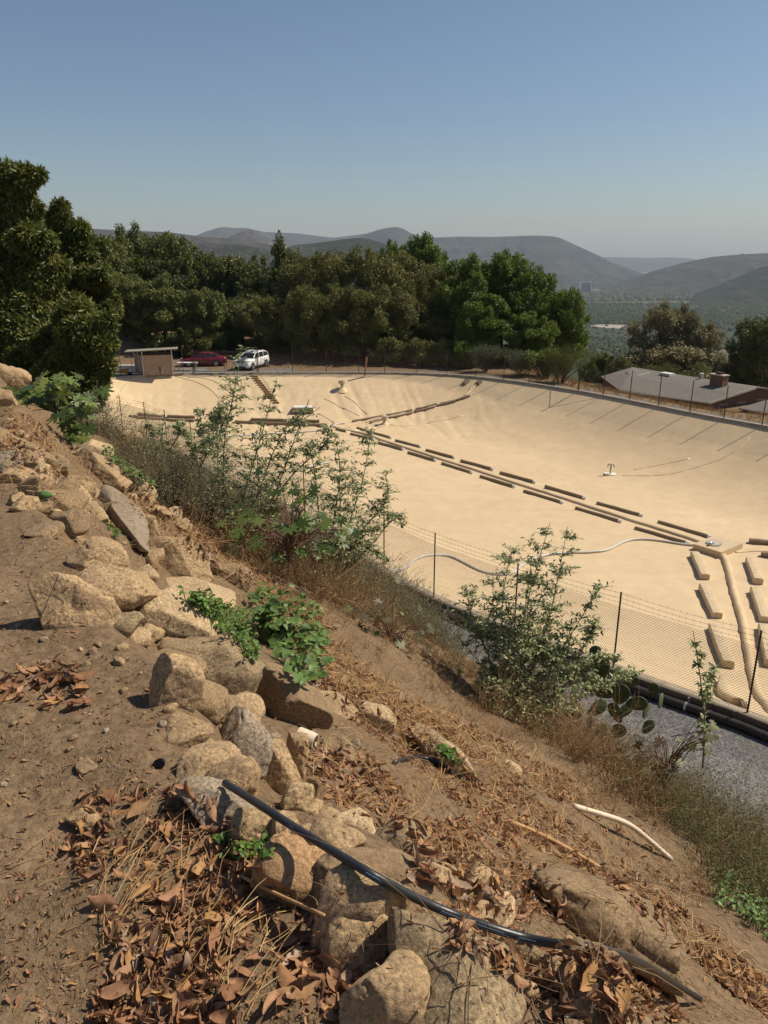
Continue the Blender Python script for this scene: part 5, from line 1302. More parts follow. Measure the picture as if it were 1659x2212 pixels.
RK = [
 (92, 1243, 240, 1379, 'rock_tan', 'tall upright tan boulder casting a shadow onto the dirt path at left', 1, .55, 0),
 (180, 1220, 330, 1300, 'rock_tan', 'low tan boulder touching the back of the tall upright one', 2, .9, .15),
 (267, 1285, 462, 1428, 'rock_light', 'large light granite slab between the upright boulder and the leafy weed', 33, .7, .35),
 (368, 1383, 556, 1548, 'rock_dark', 'big dark speckled boulder with rough face in the wall centre', 4, .65, -.1),
 (332, 1422, 432, 1550, 'rock_tan', 'pale boulder leaning on the left side of the dark one', 5, .6, .35),
 (352, 1542, 450, 1600, 'rock_dusty', 'dusty low stone half buried below the pale leaning boulder', 6, 1, .1),
 (460, 1540, 575, 1672, 'rock_grey', 'greyish boulder with steep right face above the black hose end', 47, .7, .4),
 (395, 1612, 520, 1705, 'rock_tan', 'flat yellowish stone top at the end of the striped hose', 8, 1.1, .1),
 (552, 1612, 645, 1738, 'rock_tan', 'blocky boulder with dark undercut face right of the hose end', 9, .6, -.2),
 (608, 1592, 662, 1692, 'rock_tan', 'narrow stone wedged behind the blocky undercut boulder', 10, .7, .3),
 (342, 1248, 492, 1312, 'rock_light', 'light slab lying left of the small-leaved green patch', 12, .8, .08),
 (313, 1165, 442, 1258, 'rock_tan', 'square-cut boulder with cracked dark right face', 13, .6, .05),
 (612, 1698, 674, 1765, 'rock_tan', 'small stone under the blocky boulder beside the hose', 14, .8, .2),
 (298, 1116, 340, 1168, 'rock_tan', 'rounded stone just right of the blue-grey boulder', 16, .7, .1),
 (160, 955, 238, 1014, 'rock_light', 'pale wedge stone left of the dark green seedlings', 18, .8, .5),
 (254, 1030, 330, 1090, 'rock_light', 'pale stone right below the dark green seedlings', 19, .8, .6),
 (266, 1068, 294, 1100, 'rock_tan', 'small tan stone at the top of the blue-grey boulder', 20, .8, .2),
 (318, 1093, 364, 1118, 'rock_tan', 'small flat tan stone on the leafy slope', 21, .9, .3),
 (356, 1096, 390, 1122, 'rock_light', 'small pale round stone at the leaf-covered edge', 22, .8, .2),
 (82, 1060, 180, 1122, 'rock_dusty', 'dusty slab stone right of the green avocado fruit', 23, .9, .15),
 (158, 1165, 262, 1236, 'rock_tan', 'dusty tan hump of rock above the upright boulder', 24, .9, .25),
 (86, 980, 143, 1022, 'rock_dark', 'dark-faced stone in the leaf litter at left', 25, .8, .1),
 (8, 1012, 82, 1052, 'rock_tan', 'low tan stone near the left edge below the litter', 26, .9, .05),
 (-12, 974, 42, 1030, 'rock_grey', 'greyish stone cut by the left frame edge', 27, .8, .1),
 (-20, 788, 56, 840, 'rock_tan', 'pointed tan boulder on the skyline at the left edge', 28, .7, .3),
 (-20, 842, 30, 890, 'rock_tan', 'slanting tan boulder at the left edge below the pointed one', 29, .7, .4),
 (26, 797, 64, 832, 'rock_light', 'pinkish round stone behind the pointed skyline boulder', 30, .8, .1),
 (262, 934, 308, 984, 'rock_tan', 'blocky pale stone in dry grass by the grey brush', 31, .6, .1),
 (379, 1122, 412, 1150, 'rock_tan', 'small round stone in brown leaves right of the wall', 34, .8, .2),
 (560, 1815, 712, 1950, 'rock_orange', 'smooth orange-tan slab right of the small green sprig', 35, .8, .35),
 (674, 1770, 780, 1860, 'rock_tan', 'flat tan stone under the middle of the striped hose', 36, .9, .2),
 (685, 1850, 915, 1985, 'rock_dusty', 'wide dusty boulder behind the two big rounded ones', 37, .7, .25),
 (697, 1888, 873, 2074, 'rock_tan', 'tall rounded tan boulder at lower centre', 38, .6, .4),
 (683, 1960, 850, 2092, 'rock_tan', 'yellowish rounded boulder front left of the tall one', 39, .7, .15),
 (850, 2015, 1112, 2240, 'rock_dark', 'biggest dark grey boulder at the bottom centre', 41, .8, .45),
 (752, 2084, 922, 2250, 'rock_tan', 'tan boulder cut by the bottom edge beside the dark one', 42, .7, 0),
 (1036, 2096, 1110, 2180, 'rock_dusty', 'small dusty stone tucked right of the biggest dark boulder', 43, .8, .3),
 (1236, 1952, 1335, 2035, 'rock_tan', 'rounded ledge stone on the near side of the huge slab', 46, .8, .3),
 (684, 1496, 765, 1542, 'rock_tan', 'low stone below the stem of the broad-leaved weed', 49, .9, .3),
 (770, 1520, 848, 1580, 'rock_light', 'pale stone on the slope above the short black hose', 50, .7, .4),
 (1078, 1644, 1124, 1670, 'rock_light', 'small pale stone on bare dirt near the right shrub', 55, .8, .1),
 (398, 1682, 536, 1786, 'rock_grey', 'greenish-grey flat rock just left of the hose end', 56, .9, .25),
 (505, 1752, 600, 1834, 'rock_tan', 'tan stone beside the small green sprig', 57, .8, .35),
 (430, 1465, 500, 1500, 'rock_dusty', 'small dusty stone at the foot of the dark speckled boulder', 58, .9, .1),
 (700, 1590, 760, 1640, 'rock_dusty', 'dusty stone in the litter right of the plastic stub pipe', 59, .9, .2),
 (560, 1330, 640, 1420, 'rock_dusty', 'dusty boulder hidden behind the weeds', 60, .8, .3),
 (470, 1220, 540, 1275, 'rock_dusty', 'dusty slope stone above the small-leaved patch', 61, .8, .5),
 (395, 1180, 470, 1240, 'rock_dusty', 'dusty stone right of the square-cut boulder', 62, .8, .5),
 (585, 1760, 650, 1830, 'rock_tan', 'tan stone between orange slab and hose', 63, .8, .2),
 (655, 1690, 700, 1760, 'rock_dusty', 'dusty upright stone right of the undercut boulder', 64, .6, .2),
 (575, 1640, 625, 1700, 'rock_dark', 'small dark stone wedged left of the blocky undercut boulder', 81, .8, .2),
 (505, 1660, 560, 1730, 'rock_tan', 'tan stone directly behind the end of the striped hose', 82, .8, .3),
 (425, 1600, 470, 1640, 'rock_tan', 'small tan stone above the flat yellowish stone top', 83, .9, .2),
 (140, 1030, 200, 1075, 'rock_tan', 'small tan stone left of the long slanting slab', 65, .8, .3),
 (60, 1130, 130, 1160, 'rock_dusty', 'half buried dusty stone on the path above the upright boulder', 66, 1, .0),
 (150, 1745, 215, 1790, 'rock_tan', 'small brown stone at the top of the big leaf pile', 67, .8, .2),
 (168, 1640, 206, 1664, 'rock_dusty', 'flat tan pebble-like stone lying on the path', 68, .9, .1),
]
for a in RK:
    rock(*a[:6], a[6], depth=a[7], tilt=a[8], base=ICO5 if (a[2] - a[0]) > 60 else ICO4)
def slabrock(x0, y0, x1, y1, wpx, thick, mat, label, seed, lift=.0, cuts=10):
    p0, n0 = hitn(x0, y0); p1, n1 = hitn(x1, y1)
    if p0 is None or p1 is None: print('slab miss', label); return
    L = (p1 - p0).length; c = (p0 + p1) / 2; a = (p1 - p0).normalized()
    n_ = (n0 + n1 + Vector((0, 0, .6))).normalized(); b = n_.cross(a).normalized(); n_ = a.cross(b)
    t_ = c.dot(Vector((0, math.cos(PITCH), -math.sin(PITCH)))); W_ = wpx / FPX * t_
    V, F = rock_mesh(seed, (L * 1.15, W_ * 1.25, thick), cuts); V = V @ np.stack([list(a), list(b), list(n_)])
    o = meshobj('boulder', V, [F], M[mat], smooth=True); o.location = c + n_ * (thick * (.12 + lift)); tag(o, label, 'boulder')
slabrock(1165, 1925, 1480, 2140, 205, .34, 'rock_dusty', 'huge smooth dusty slab slanting down at lower right', 45, .08)
slabrock(1180, 2150, 1350, 2230, 110, .25, 'rock_dusty', 'flat dusty slab at the bottom edge right of centre', 48)
slabrock(232, 1082, 304, 1188, 72, .30, 'rock_grey', 'long smooth blue-grey boulder slanting down to the right', 15, .1)
slabrock(172, 1000, 264, 1075, 62, .30, 'rock_tan', 'long tan slab slanting right above the blue-grey boulder', 17, .1)
slabrock(885, 1592, 1008, 1695, 62, .22, 'rock_light', 'pale slanting slab crossed by the short black hose', 54, .1)
slabrock(560, 1470, 672, 1588, 105, .26, 'rock_dusty', 'large dusty slab sloping right under the broad-leaved weed', 71, .1)
slabrock(206, 936, 246, 972, 24, .2, 'rock_tan', 'thin slanting stone above the dark green seedlings', 32, .1)
# smaller stones packed between the boulders of the terrace wall
for i in range(120):
    r = random.Random(5000 + i); u_ = r.uniform(-1.2, 8.5); q_ = r.uniform(-.10, .55) + (.5 * r.random() if i % 4 == 0 else 0)
    se_ = 1.05 + .2 * max(0, min(8, u_ - 3.5)) + .10 * math.sin(u_ * 2.1) + .06 * math.sin(u_ * 5.3); s_ = se_ + q_
    x_, y_ = u_ * UX + s_ * NX, u_ * UY + s_ * NY
    if y_ < 1.2: continue
    sz_ = r.uniform(.09, .24) * (1 + .04 * y_); V, F = rock_mesh(7000 + i, (sz_ * r.uniform(.9, 1.5), sz_ * r.uniform(.8, 1.1), sz_ * r.uniform(.6, .9)), 12, base=ICO4)
    o = meshobj('rock', V, [F], M[r.choice(['rock_tan', 'rock_dusty', 'rock_tan', 'rock_light', 'rock_dark', 'rock_dusty'])], smooth=True)
    o.location = (x_, y_, gz(x_, y_) + sz_ * r.uniform(-.05, .12)); o.rotation_euler = (r.uniform(-.4, .4), r.uniform(.1, .6), r.uniform(0, 6.28))
    tag(o, 'smaller tan stone packed between the boulders of the terrace wall', 'rock', 'smaller stones packed into the terrace wall')
# small stones strewn over the slope and path
stV = ICO3[0].shape
for i in range(150):
    r = random.Random(900 + i)
    if i < 115: px, py = r.uniform(200, 1300), 0; py = 1150 + (px - 200) * .85 + r.uniform(-60, 260)
    else: px, py = r.uniform(0, 380), r.uniform(1180, 1750)
    p = hit(px, py)
    if p is None or p.length > 12: continue
    s = r.uniform(.02, .055) * (1 if i < 115 else .6) * (1 + p.length * .06)
    V, F = rock_mesh(1000 + i, (s, s * r.uniform(.6, 1), s * .6), 6, base=ICO3)
    o = meshobj('stone', V, [F], M[r.choice(['rock_dusty', 'rock_tan', 'rock_dusty', 'rock_grey'])], smooth=True); o.location = (p.x, p.y, p.z + s * .1); o.rotation_euler = (0, 0, r.uniform(0, 6))
    tag(o, 'small loose stone lying on the bare dirt of path or slope', 'stone', 'small loose stones')

# ------------------------------------------------------------------ sampling helpers for litter
def poly_sample(pl, n, r):
    xs_ = [p[0] for p in pl]; ys_ = [p[1] for p in pl]; out = []
    while len(out) < n:
        x = r.uniform(min(xs_), max(xs_)); y = r.uniform(min(ys_), max(ys_)); ins = False
        for i in range(len(pl)):
            (ax, ay), (bx, by) = pl[i], pl[(i + 1) % len(pl)]
            if (ay > y) != (by > y) and x < (bx - ax) * (y - ay) / (by - ay) + ax: ins = not ins
        if ins: out.append((x, y))
    return out
bpy.context.view_layer.update()
from mathutils.bvhtree import BVHTree
# surface to lay litter on: terrain plus boulders
bv = []; bf = []; c0 = 0
for o in [ob for ob in sc.objects if ob.type == 'MESH' and ob.name.split('.')[0] in ('boulder', 'rock')]:
    me = o.data; mw = o.matrix_world
    mat_ = np.array(mw); co = np.empty(len(me.vertices) * 3, dtype=np.float32); me.vertices.foreach_get('co', co); co = co.reshape(-1, 3) @ mat_[:3, :3].T + mat_[:3, 3]
    bv.append(co); fi = np.empty(len(me.polygons) * 3, dtype=np.int32); me.loops.foreach_get('vertex_index', fi); bf.append(fi.reshape(-1, 3) + c0); c0 += len(co)
rock_bvh = BVHTree.FromPolygons(np.concatenate(bv).tolist(), np.concatenate(bf).tolist())
def surf(px, py):
    d = ray(px, py); g_, gn = hitn(px, py)
    l, nrm, ix, ds = rock_bvh.ray_cast(Vector((0, 0, 0)), d.normalized())
    global on_rock
    on_rock = l is not None and (g_ is None or l.length < g_.length)
    if on_rock: return l, nrm
    return g_, gn
on_rock = False

# ------------------------------------------------------------------ dry leaves
def leaf_geo(L, W, curl, roll, seed, jag=.05, n=7, k=5):
    r = np.random.default_rng(seed); V = np.zeros((n, k, 3))
    for i in range(n):
        t = i / (n - 1); wd = W * (math.sin(math.pi * min(1, t * .96 + .04)) ** .75) * (1 - .25 * t) * (1 + jag * r.normal() * (0 < i < n - 1))
        for j in range(k):
            s = (j / (k - 1) - .5) * 2; a = roll * s
            yy = wd / 2 * (math.sin(a) / roll if abs(roll) > .01 else s) * (1 + 0 * s); zz = wd / 2 * (1 - math.cos(a)) / max(abs(roll), .01) * (1 if roll > 0 else -1)
            x = L * (t - .5); z = curl * L * ((t - .5) ** 2 - .1) + zz + .05 * W * math.sin(t * 9 + s * 3 + seed) + .045 * W * r.normal() * abs(s)
            V[i, j] = (x, yy + .05 * L * math.sin(t * 3 + seed), z)
    V[0] = V[0] * .98 + V[0, k // 2] * .02
    id_ = np.arange(n * k).reshape(n, k)
    F = np.stack([id_[:-1, :-1], id_[1:, :-1], id_[1:, 1:], id_[:-1, 1:]], -1).reshape(-1, 4)
    return V.reshape(-1, 3), F
zones = {
 'pile': ([(180, 1720), (420, 1700), (520, 1790), (580, 1880), (700, 1960), (700, 2060), (780, 2100), (720, 2212), (200, 2212), (260, 2060), (190, 1950), (140, 1830)], 'dead leaf in the big pile at lower left'),
 'hollow': ([(0, 1450), (70, 1440), (150, 1420), (190, 1470), (185, 1530), (60, 1545), (0, 1520)], 'dead leaf in the small pile filling the dirt hollow'),
 'slope': ([(560, 1290), (640, 1330), (720, 1420), (820, 1470), (950, 1560), (1060, 1640), (1180, 1740), (1300, 1830), (1500, 1990), (1659, 2120), (1659, 2200), (1560, 2130), (1300, 1900), (1150, 1830), (960, 1720), (850, 1620), (760, 1560), (680, 1480), (600, 1400)], 'dead leaf scattered along the leaf-strewn slope'),
 'mid': ([(880, 1780), (1060, 1760), (1180, 1880), (1260, 1990), (1150, 2000), (1000, 1960), (880, 1900)], 'dead leaf in the drift left of the huge slab'),
 'low': ([(960, 1960), (1140, 2010), (1320, 2060), (1420, 2130), (1500, 2212), (1200, 2212), (1100, 2110), (960, 2030)], 'dead leaf in the drift under the black hose'),
 'left': ([(0, 880), (70, 900), (120, 960), (150, 1040), (110, 1050), (60, 1020), (0, 990)], 'dead leaf among the stones at upper left'),
 'wall': ([(240, 1040), (330, 1050), (430, 1110), (540, 1210), (650, 1290), (730, 1350), (700, 1400), (600, 1320), (480, 1230), (380, 1180), (290, 1110)], 'dead leaf on the steep edge above the shrubs'),
 'gap': ([(640, 1600), (760, 1600), (860, 1700), (900, 1800), (820, 1790), (720, 1740), (660, 1690)], 'dead leaf right of the plastic stub pipe'),
 'upper': ([(600, 1290), (700, 1370), (800, 1450), (930, 1530), (1080, 1600), (1230, 1680), (1300, 1760), (1200, 1730), (1050, 1660), (900, 1610), (760, 1520), (640, 1420)], 'dead leaf on the slope just above the dry brush'),
 'right': ([(1200, 1640), (1330, 1740), (1480, 1880), (1560, 1960), (1500, 1960), (1340, 1840), (1220, 1740)], 'dead leaf below the white plastic tube'),
}
nind = {'upper': 12, 'pile': 90, 'hollow': 26, 'slope': 50, 'mid': 34, 'low': 40, 'left': 14, 'wall': 14, 'gap': 16, 'right': 10}
nstf = {'upper': 1900, 'pile': 1700, 'hollow': 80, 'slope': 3000, 'mid': 1200, 'low': 900, 'left': 800, 'wall': 2200, 'gap': 550, 'right': 170}
LG = [leaf_geo(1, random.Random(i).uniform(.32, .75), random.Random(i + 50).uniform(-.5, 1.3), random.Random(i + 99).uniform(.3, 2.2) * (1 if i % 3 else -1), i, .05 + .09 * (i % 4 == 1)) for i in range(14)]
leafdata = []
for i, (V, F) in enumerate(LG):
    o = meshobj('dry_leaf', V, [F], M['dryleaf'], smooth=True, rnd=np.full(len(V), (i * .37) % 1)); leafdata.append(o.data); bpy.data.objects.remove(o)
def leaf_frame(nrm, r, tilt):
    n_ = (nrm + Vector((r.gauss(0, tilt), r.gauss(0, tilt), 0))).normalized(); a = Vector((r.gauss(0, 1), r.gauss(0, 1), r.gauss(0, 1))).cross(n_).normalized()
    return Matrix((a, n_.cross(a), n_)).transposed()
for key, (pl, lab) in zones.items():
    r = random.Random(hash(key) % 1000 if False else sum(map(ord, key)))
    for (px, py) in poly_sample(pl, nind[key], r):
        l, nr_ = surf(px, py)
        if l is None or l.length > 14 or (on_rock and r.random() < .75): continue
        L = r.uniform(.045, .082) * (1.35 if key in ('hollow',) else 1) * (1 + .02 * l.length)
        o = bpy.data.objects.new('dry_leaf', leafdata[r.randrange(14)]); link(o)
        m3 = leaf_frame(nr_, r, .5); o.matrix_world = Matrix.Translation(l + nr_ * L * r.uniform(.05, .35)) @ m3.to_4x4() @ Matrix.Diagonal((L, L, L, 1))
        tag(o, lab, 'leaf', 'curled ' + lab)
    parts = []; rn = []
    for (px, py) in poly_sample(pl, int(nstf[key] * 1.5), r):
        l, nr_ = surf(px, py)
        if l is None or l.length > 16 or (on_rock and r.random() < .8): continue
        if float(vnoise(np.array([l.x * 4.5]), np.array([l.y * 4.5]), seed=61)[0]) + float(vnoise(np.array([l.x * 14.]), np.array([l.y * 14.]), seed=62)[0]) * .5 < (r.uniform(-.6, .55) if key == 'pile' else r.uniform(-.9, .3)): continue
        small = r.random() < .62
        L = (r.uniform(.012, .04) if small else r.uniform(.04, .075)) * (1 + .03 * l.length)
        V, F = LG[r.randrange(14)]
        m3 = np.array(leaf_frame(nr_, r, .6)); W_ = (V * L) @ m3.T + np.array(l + nr_ * L * r.uniform(0, .25)); parts.append((W_, F)); rn.append(np.full(len(V), r.random()))
    V, F = merge(parts); o = meshobj('leaf_litter', V, F, M['dryleaf'], smooth=True, rnd=np.concatenate(rn)); tag(o, kind='stuff')
# scattered crumbs: leaf bits, clods over the open dirt
parts = []; rn = []; r = random.Random(5)
for (px, py) in poly_sample([(0, 1050), (200, 1100), (420, 1300), (700, 1500), (1000, 1650), (1500, 1950), (1659, 2060), (1659, 2212), (0, 2212)], 2600, r):
    l, nr_ = surf(px, py)
    if l is None or l.length > 16 or (on_rock and r.random() < .85): continue
    L = r.uniform(.006, .022) * (1 + .06 * l.length); V, F = LG[r.randrange(14)]
    parts.append(((V * L) @ np.array(leaf_frame(nr_, r, .5)).T + np.array(l + nr_ * L * .25), F)); rn.append(np.full(len(V), r.random()))
V, F = merge(parts); tag(meshobj('leaf_crumbs', V, F, M['dryleaf'], smooth=True, rnd=np.concatenate(rn)), kind='stuff')
parts = []; r = random.Random(6); rn = []
for (px, py) in poly_sample([(0, 1050), (200, 1100), (420, 1300), (700, 1500), (1000, 1650), (1500, 1950), (1659, 2060), (1659, 2212), (0, 2212)], 2200, r):
    g_ = hit(px, py)
    if g_ is None or g_.length > 14: continue
    s = r.uniform(.0015, .006) * (2 if r.random() < .06 else 1) * (1 + .05 * g_.length); V = ICO3[0][:42] if False else ICO2[0] if 'ICO2' in globals() else None
    if V is None: ICO2 = ico(1); V = ICO2[0]
    V = V * (1 + np.random.default_rng(len(parts)).normal(size=(len(V), 1)) * .18) * s * np.array([1, .8, .6]) + np.array(g_); parts.append((V, ICO2[1]))
V, F = merge(parts); tag(meshobj('dirt_clods', V, F, plain('clod', (.19, .13, .08), .95, 0, .1, .35, 30)), kind='stuff')

# ------------------------------------------------------------------ straw and dry twigs
def straw(name, pl, n, Lr, rad, mat, seed, up=.15, curl=.5, K=6, dirn=None, maxd=18):
    r = random.Random(seed); g2 = np.random.default_rng(seed); P_ = []; rn = []
    for (px, py) in poly_sample(pl, n, r):
        l, nr_ = surf(px, py)
        if l is None or l.length > maxd or (on_rock and r.random() < .8): continue
        a = Vector((r.gauss(0, 1), r.gauss(0, 1), 0)) if dirn is None else Vector((dirn[0] + r.gauss(0, .35), dirn[1] + r.gauss(0, .35), 0))
        a = a - nr_ * a.dot(nr_) ; a.normalize(); a = (a + nr_ * r.uniform(0, up)).normalized()
        b = nr_.cross(a); L = r.uniform(*Lr); c = r.gauss(0, curl); c2 = r.gauss(0, curl * .6)
        pts = []
        for k in range(K):
            t = k / (K - 1); pts.append(l + nr_ * .006 + a * L * t + b * L * c * t * t * .5 + nr_ * L * (-.35 * t * t * up * 3 + c2 * .2 * math.sin(t * 5)) + Vector((r.gauss(0, .01), r.gauss(0, .01), r.gauss(0, .01))) * L)
        P_.append([list(q) for q in pts]); rn.append(r.random())
    V, F = strands(np.array(P_), rad * np.random.default_rng(seed).uniform(.6, 1.4, len(P_)))
    tag(meshobj(name, V, [F], M[mat], rnd=np.repeat(rn, K * 3)), kind='stuff')
straw('straw', [(200, 1780), (480, 1760), (620, 1950), (560, 2212), (200, 2212)], 130, (.12, .38), .0016, 'straw', 11, .25, .35, dirn=(.35, 1))
straw('straw', [(0, 1560), (700, 1640), (800, 1900), (700, 2212), (0, 2212)], 240, (.03, .16), .0009, 'straw', 12, .1, .8)
straw('straw', [(60, 1180), (330, 1120), (400, 1250), (150, 1260)], 60, (.1, .45), .0016, 'straw', 13, .3, .8)
straw('straw', [(0, 850), (250, 900), (350, 1050), (250, 1100), (0, 1060)], 420, (.12, .5), .003, 'straw', 14, .5, .9)
straw('straw', zones['wall'][0], 1400, (.08, .32), .0026, 'straw', 26, .5, 1.2)
straw('straw', [(0, 900), (120, 900), (250, 1000), (420, 1200), (330, 1230), (150, 1110), (0, 1060)], 700, (.06, .30), .0018, 'straw', 27, .4, 1.1)
straw('straw', zones['upper'][0], 1300, (.1, .45), .0026, 'straw', 25, .45, 1.1)
straw('straw', zones['slope'][0], 900, (.1, .42), .0022, 'straw', 15, .35, 1.0)
straw('straw', [(640, 1560), (900, 1560), (1250, 1800), (1200, 1960), (900, 1850), (680, 1720)], 600, (.08, .36), .0017, 'straw', 16, .3, 1.1)
straw('straw', [(950, 1900), (1659, 2080), (1659, 2212), (950, 2212)], 300, (.08, .36), .0015, 'twig', 17, .3, 1.0)
straw('straw', [(380, 1050), (560, 1250), (720, 1420), (640, 1420), (420, 1200)], 300, (.12, .45), .003, 'straw', 18, .5, 1.0)
straw('straw', [(1150, 1650), (1330, 1720), (1659, 1980), (1659, 2120), (1300, 1900)], 260, (.1, .4), .002, 'twig', 19, .3, 1.0)
# ------------------------------------------------------------------ hoses and small things on the slope
def near_curve(name, pts, r, mat, label, cat, n=10, sub=8, lift=1.0, taperend=None):
    """pts: (px, py, lift above the surface in m)"""
    P_ = []
    for px, py, up in pts:
        l, nr_ = surf(px, py); 
        t = l.length; l2 = ray(px, py).normalized() * (t - up)
        P_.append(l2 + Vector((0, 0, r * .9)))
    out = []
    for i in range(len(P_) - 1):
        p0 = P_[max(i - 1, 0)]; p1 = P_[i]; p2 = P_[i + 1]; p3 = P_[min(i + 2, len(P_) - 1)]
        for k in range(sub):
            t = k / sub; out.append(.5 * ((2 * p1) + (p2 - p0) * t + (2 * p0 - 5 * p1 + 4 * p2 - p3) * t * t + (3 * p1 - p0 - 3 * p2 + p3) * t ** 3))
    out.append(P_[-1])
    # relax depth jumps so that the curve stays smooth
    A_ = np.array([list(q) for q in out]); 
    for _ in range(10): A_[1:-1] = A_[1:-1] * .4 + (A_[:-2] + A_[2:]) * .3
    return A_
def tube_obj(name, A_, r, mat, label, cat, n=12, parent=None):
    m = MB(); o_ = Vector(A_[0]); m.tube([Vector(q) - o_ for q in A_], r, n); ob = m.build(name, mat, parent, True); ob.location = o_
    return tag(ob, label, cat) if label else ob
hp_ = [(486, 1698, .0), (545, 1735, .06), (610, 1778, .10), (680, 1822, .08), (760, 1872, .05), (850, 1924, .03), (950, 1972, .02), (1050, 2008, .0), (1150, 2038, .0), (1240, 2052, .0), (1330, 2066, .0), (1400, 2092, .02), (1455, 2128, .02), (1512, 2163, .0)]
A_ = near_curve('x', hp_, .013, None, '', '')
# ends of the long hose are fixed by depth interpolation: straighten the depths
dep = np.linalg.norm(A_, axis=1); k_ = np.arange(len(dep)); cf = np.polyfit(k_, dep, 5); nd = np.minimum(np.polyval(cf, k_), dep + .0)
A_ = A_ * (np.convolve(np.pad(nd, 6, mode='edge'), np.ones(13) / 13, 'valid') / dep)[:, None]
root = thing('irrigation_hose', 'thick black striped irrigation hose running from the wall over the stones to lower right', 'hose', tuple(A_[0]))
m = MB(); m.tube([Vector(q) - Vector(A_[0]) for q in A_], .0112, 14); m.build('tube', M['black'], root, True)
Tg = np.gradient(A_, axis=0); Tg /= np.linalg.norm(Tg, axis=1, keepdims=True); vd = -A_ / np.linalg.norm(A_, axis=1, keepdims=True)
sd2 = np.cross(Tg, vd); sd2 /= np.linalg.norm(sd2, axis=1, keepdims=True)
if sd2[len(sd2) // 2][2] > 0: sd2 = -sd2
for off in (.25, .62):
    L_ = A_ + (vd * math.cos(math.asin(off)) + sd2 * off) * .0108
    m = MB(); m.tube([Vector(q) - Vector(A_[0]) for q in L_], .0011, 5); m.build('stripe', M['blueline'], root, True)
A2 = near_curve('x', [(852, 1652, 0), (885, 1640, .0), (925, 1643, .02), (965, 1662, .03), (1000, 1690, .0)], .016, None, '', '')
tube_obj('short_hose', A2, .013, M['black'], 'short bent black hose lying over the pale slope slab', 'hose')
A3 = near_curve('x', [(1240, 1745, .0), (1290, 1760, .02), (1345, 1776, .03), (1375, 1795, .03), (1410, 1825, .02), (1448, 1858, 0)], .016, None, '', '', sub=5)
dep = np.linalg.norm(A3, axis=1); A3 = A3 * (np.linspace(dep[0], dep[-1], len(dep)) / dep)[:, None]
tube_obj('plastic_tube', A3, .021, M['pvc'], 'bent cream plastic tube lying on the dirt at right', 'tube')
A4 = near_curve('x', [(1100, 1778, .0), (1160, 1800, .02), (1230, 1838, .02), (1300, 1880, 0)], .012, None, '', '', sub=5)
tube_obj('cane_stalk', A4, .013, M['cane'], 'long dry orange-tan cane stalk lying across the leaf litter', 'stalk')
A5 = near_curve('x', [(520, 1895, .02), (600, 1935, .03), (700, 1980, .02)], .004, None, '', '', sub=5)
tube_obj('dry_stalk', A5, .0045, M['cane'], 'thin dry stalk pointing from the leaf pile to the tall rounded boulder', 'stalk')
A6 = near_curve('x', [(690, 1925 - 1500 + 1545, .0)][:0] or [(688, 2, 0)][:0] or [(1030, 1762, .0), (1070, 1757, .03), (1120, 1740, .0)], .006, None, '', '', sub=5)
tube_obj('dry_twig', A6, .006, M['wood'], 'short pale twig on bare dirt above the cane stalk', 'twig')
# plastic stub pipe
l, n_ = surf(668, 1612); t_ = l.length; c = ray(668, 1596).normalized() * (t_ + .0)
root = thing('pipe_stub', 'short cream plastic pipe stub poking out of the wall with open round mouth', 'pipe', tuple(c))
dr = Vector((.88, -.38, -.15)).normalized(); rr_ = 16 / FPX * t_
m = MB(); m.tube([-dr * .06, dr * .035], rr_, 24, False); m.tube([-dr * .06, dr * .035], rr_ * .82, 24, False)
k = 24; a = Vector((0, 0, 1)).cross(dr).normalized(); b = dr.cross(a)
V = []; F = []
for i in range(k):
    an = i * 2 * math.pi / k; e = a * math.cos(an) + b * math.sin(an); V += [dr * .035 + e * rr_, dr * .035 + e * rr_ * .82]
for i in range(k): j = (i + 1) % k; F.append((i * 2, j * 2, j * 2 + 1, i * 2 + 1))
m.add(V, F); m.build('pipe', M['pvc'], root, False)
m = MB(); m.tube([-dr * .05, -dr * .045], rr_ * .8, 20); m.build('inner_shadow_plug', M['wood'], root)
# avocado fruit
l, n_ = surf(98, 1078); V, F = ICO4; V = V.copy(); V[:, 0] *= 1 + .35 * (V[:, 0] > 0) * V[:, 0]; V[:, 1:] *= (1 - .22 * V[:, :1]); r_ = .5 * 22 / FPX * l.length
o = meshobj('avocado_fruit', V * np.array([r_ * 1.0, r_ * .8, r_ * .8]), [F], M['avofruit'], smooth=True); o.location = l + Vector((0, 0, r_ * .7)); o.rotation_euler = (0, .1, .3)
tag(o, 'green avocado fruit lying on a dusty stone at left', 'fruit')
l, n_ = surf(345, 1655); V, F = rock_mesh(77, (.035, .03, .06), 3, base=ICO4); o = meshobj('charred_cone', V, [F], M['char'], smooth=True); o.location = l + Vector((0, 0, .012)); o.rotation_euler = (.9, .3, .4)
tag(o, 'small black charred lump lying on the dusty path', 'lump')

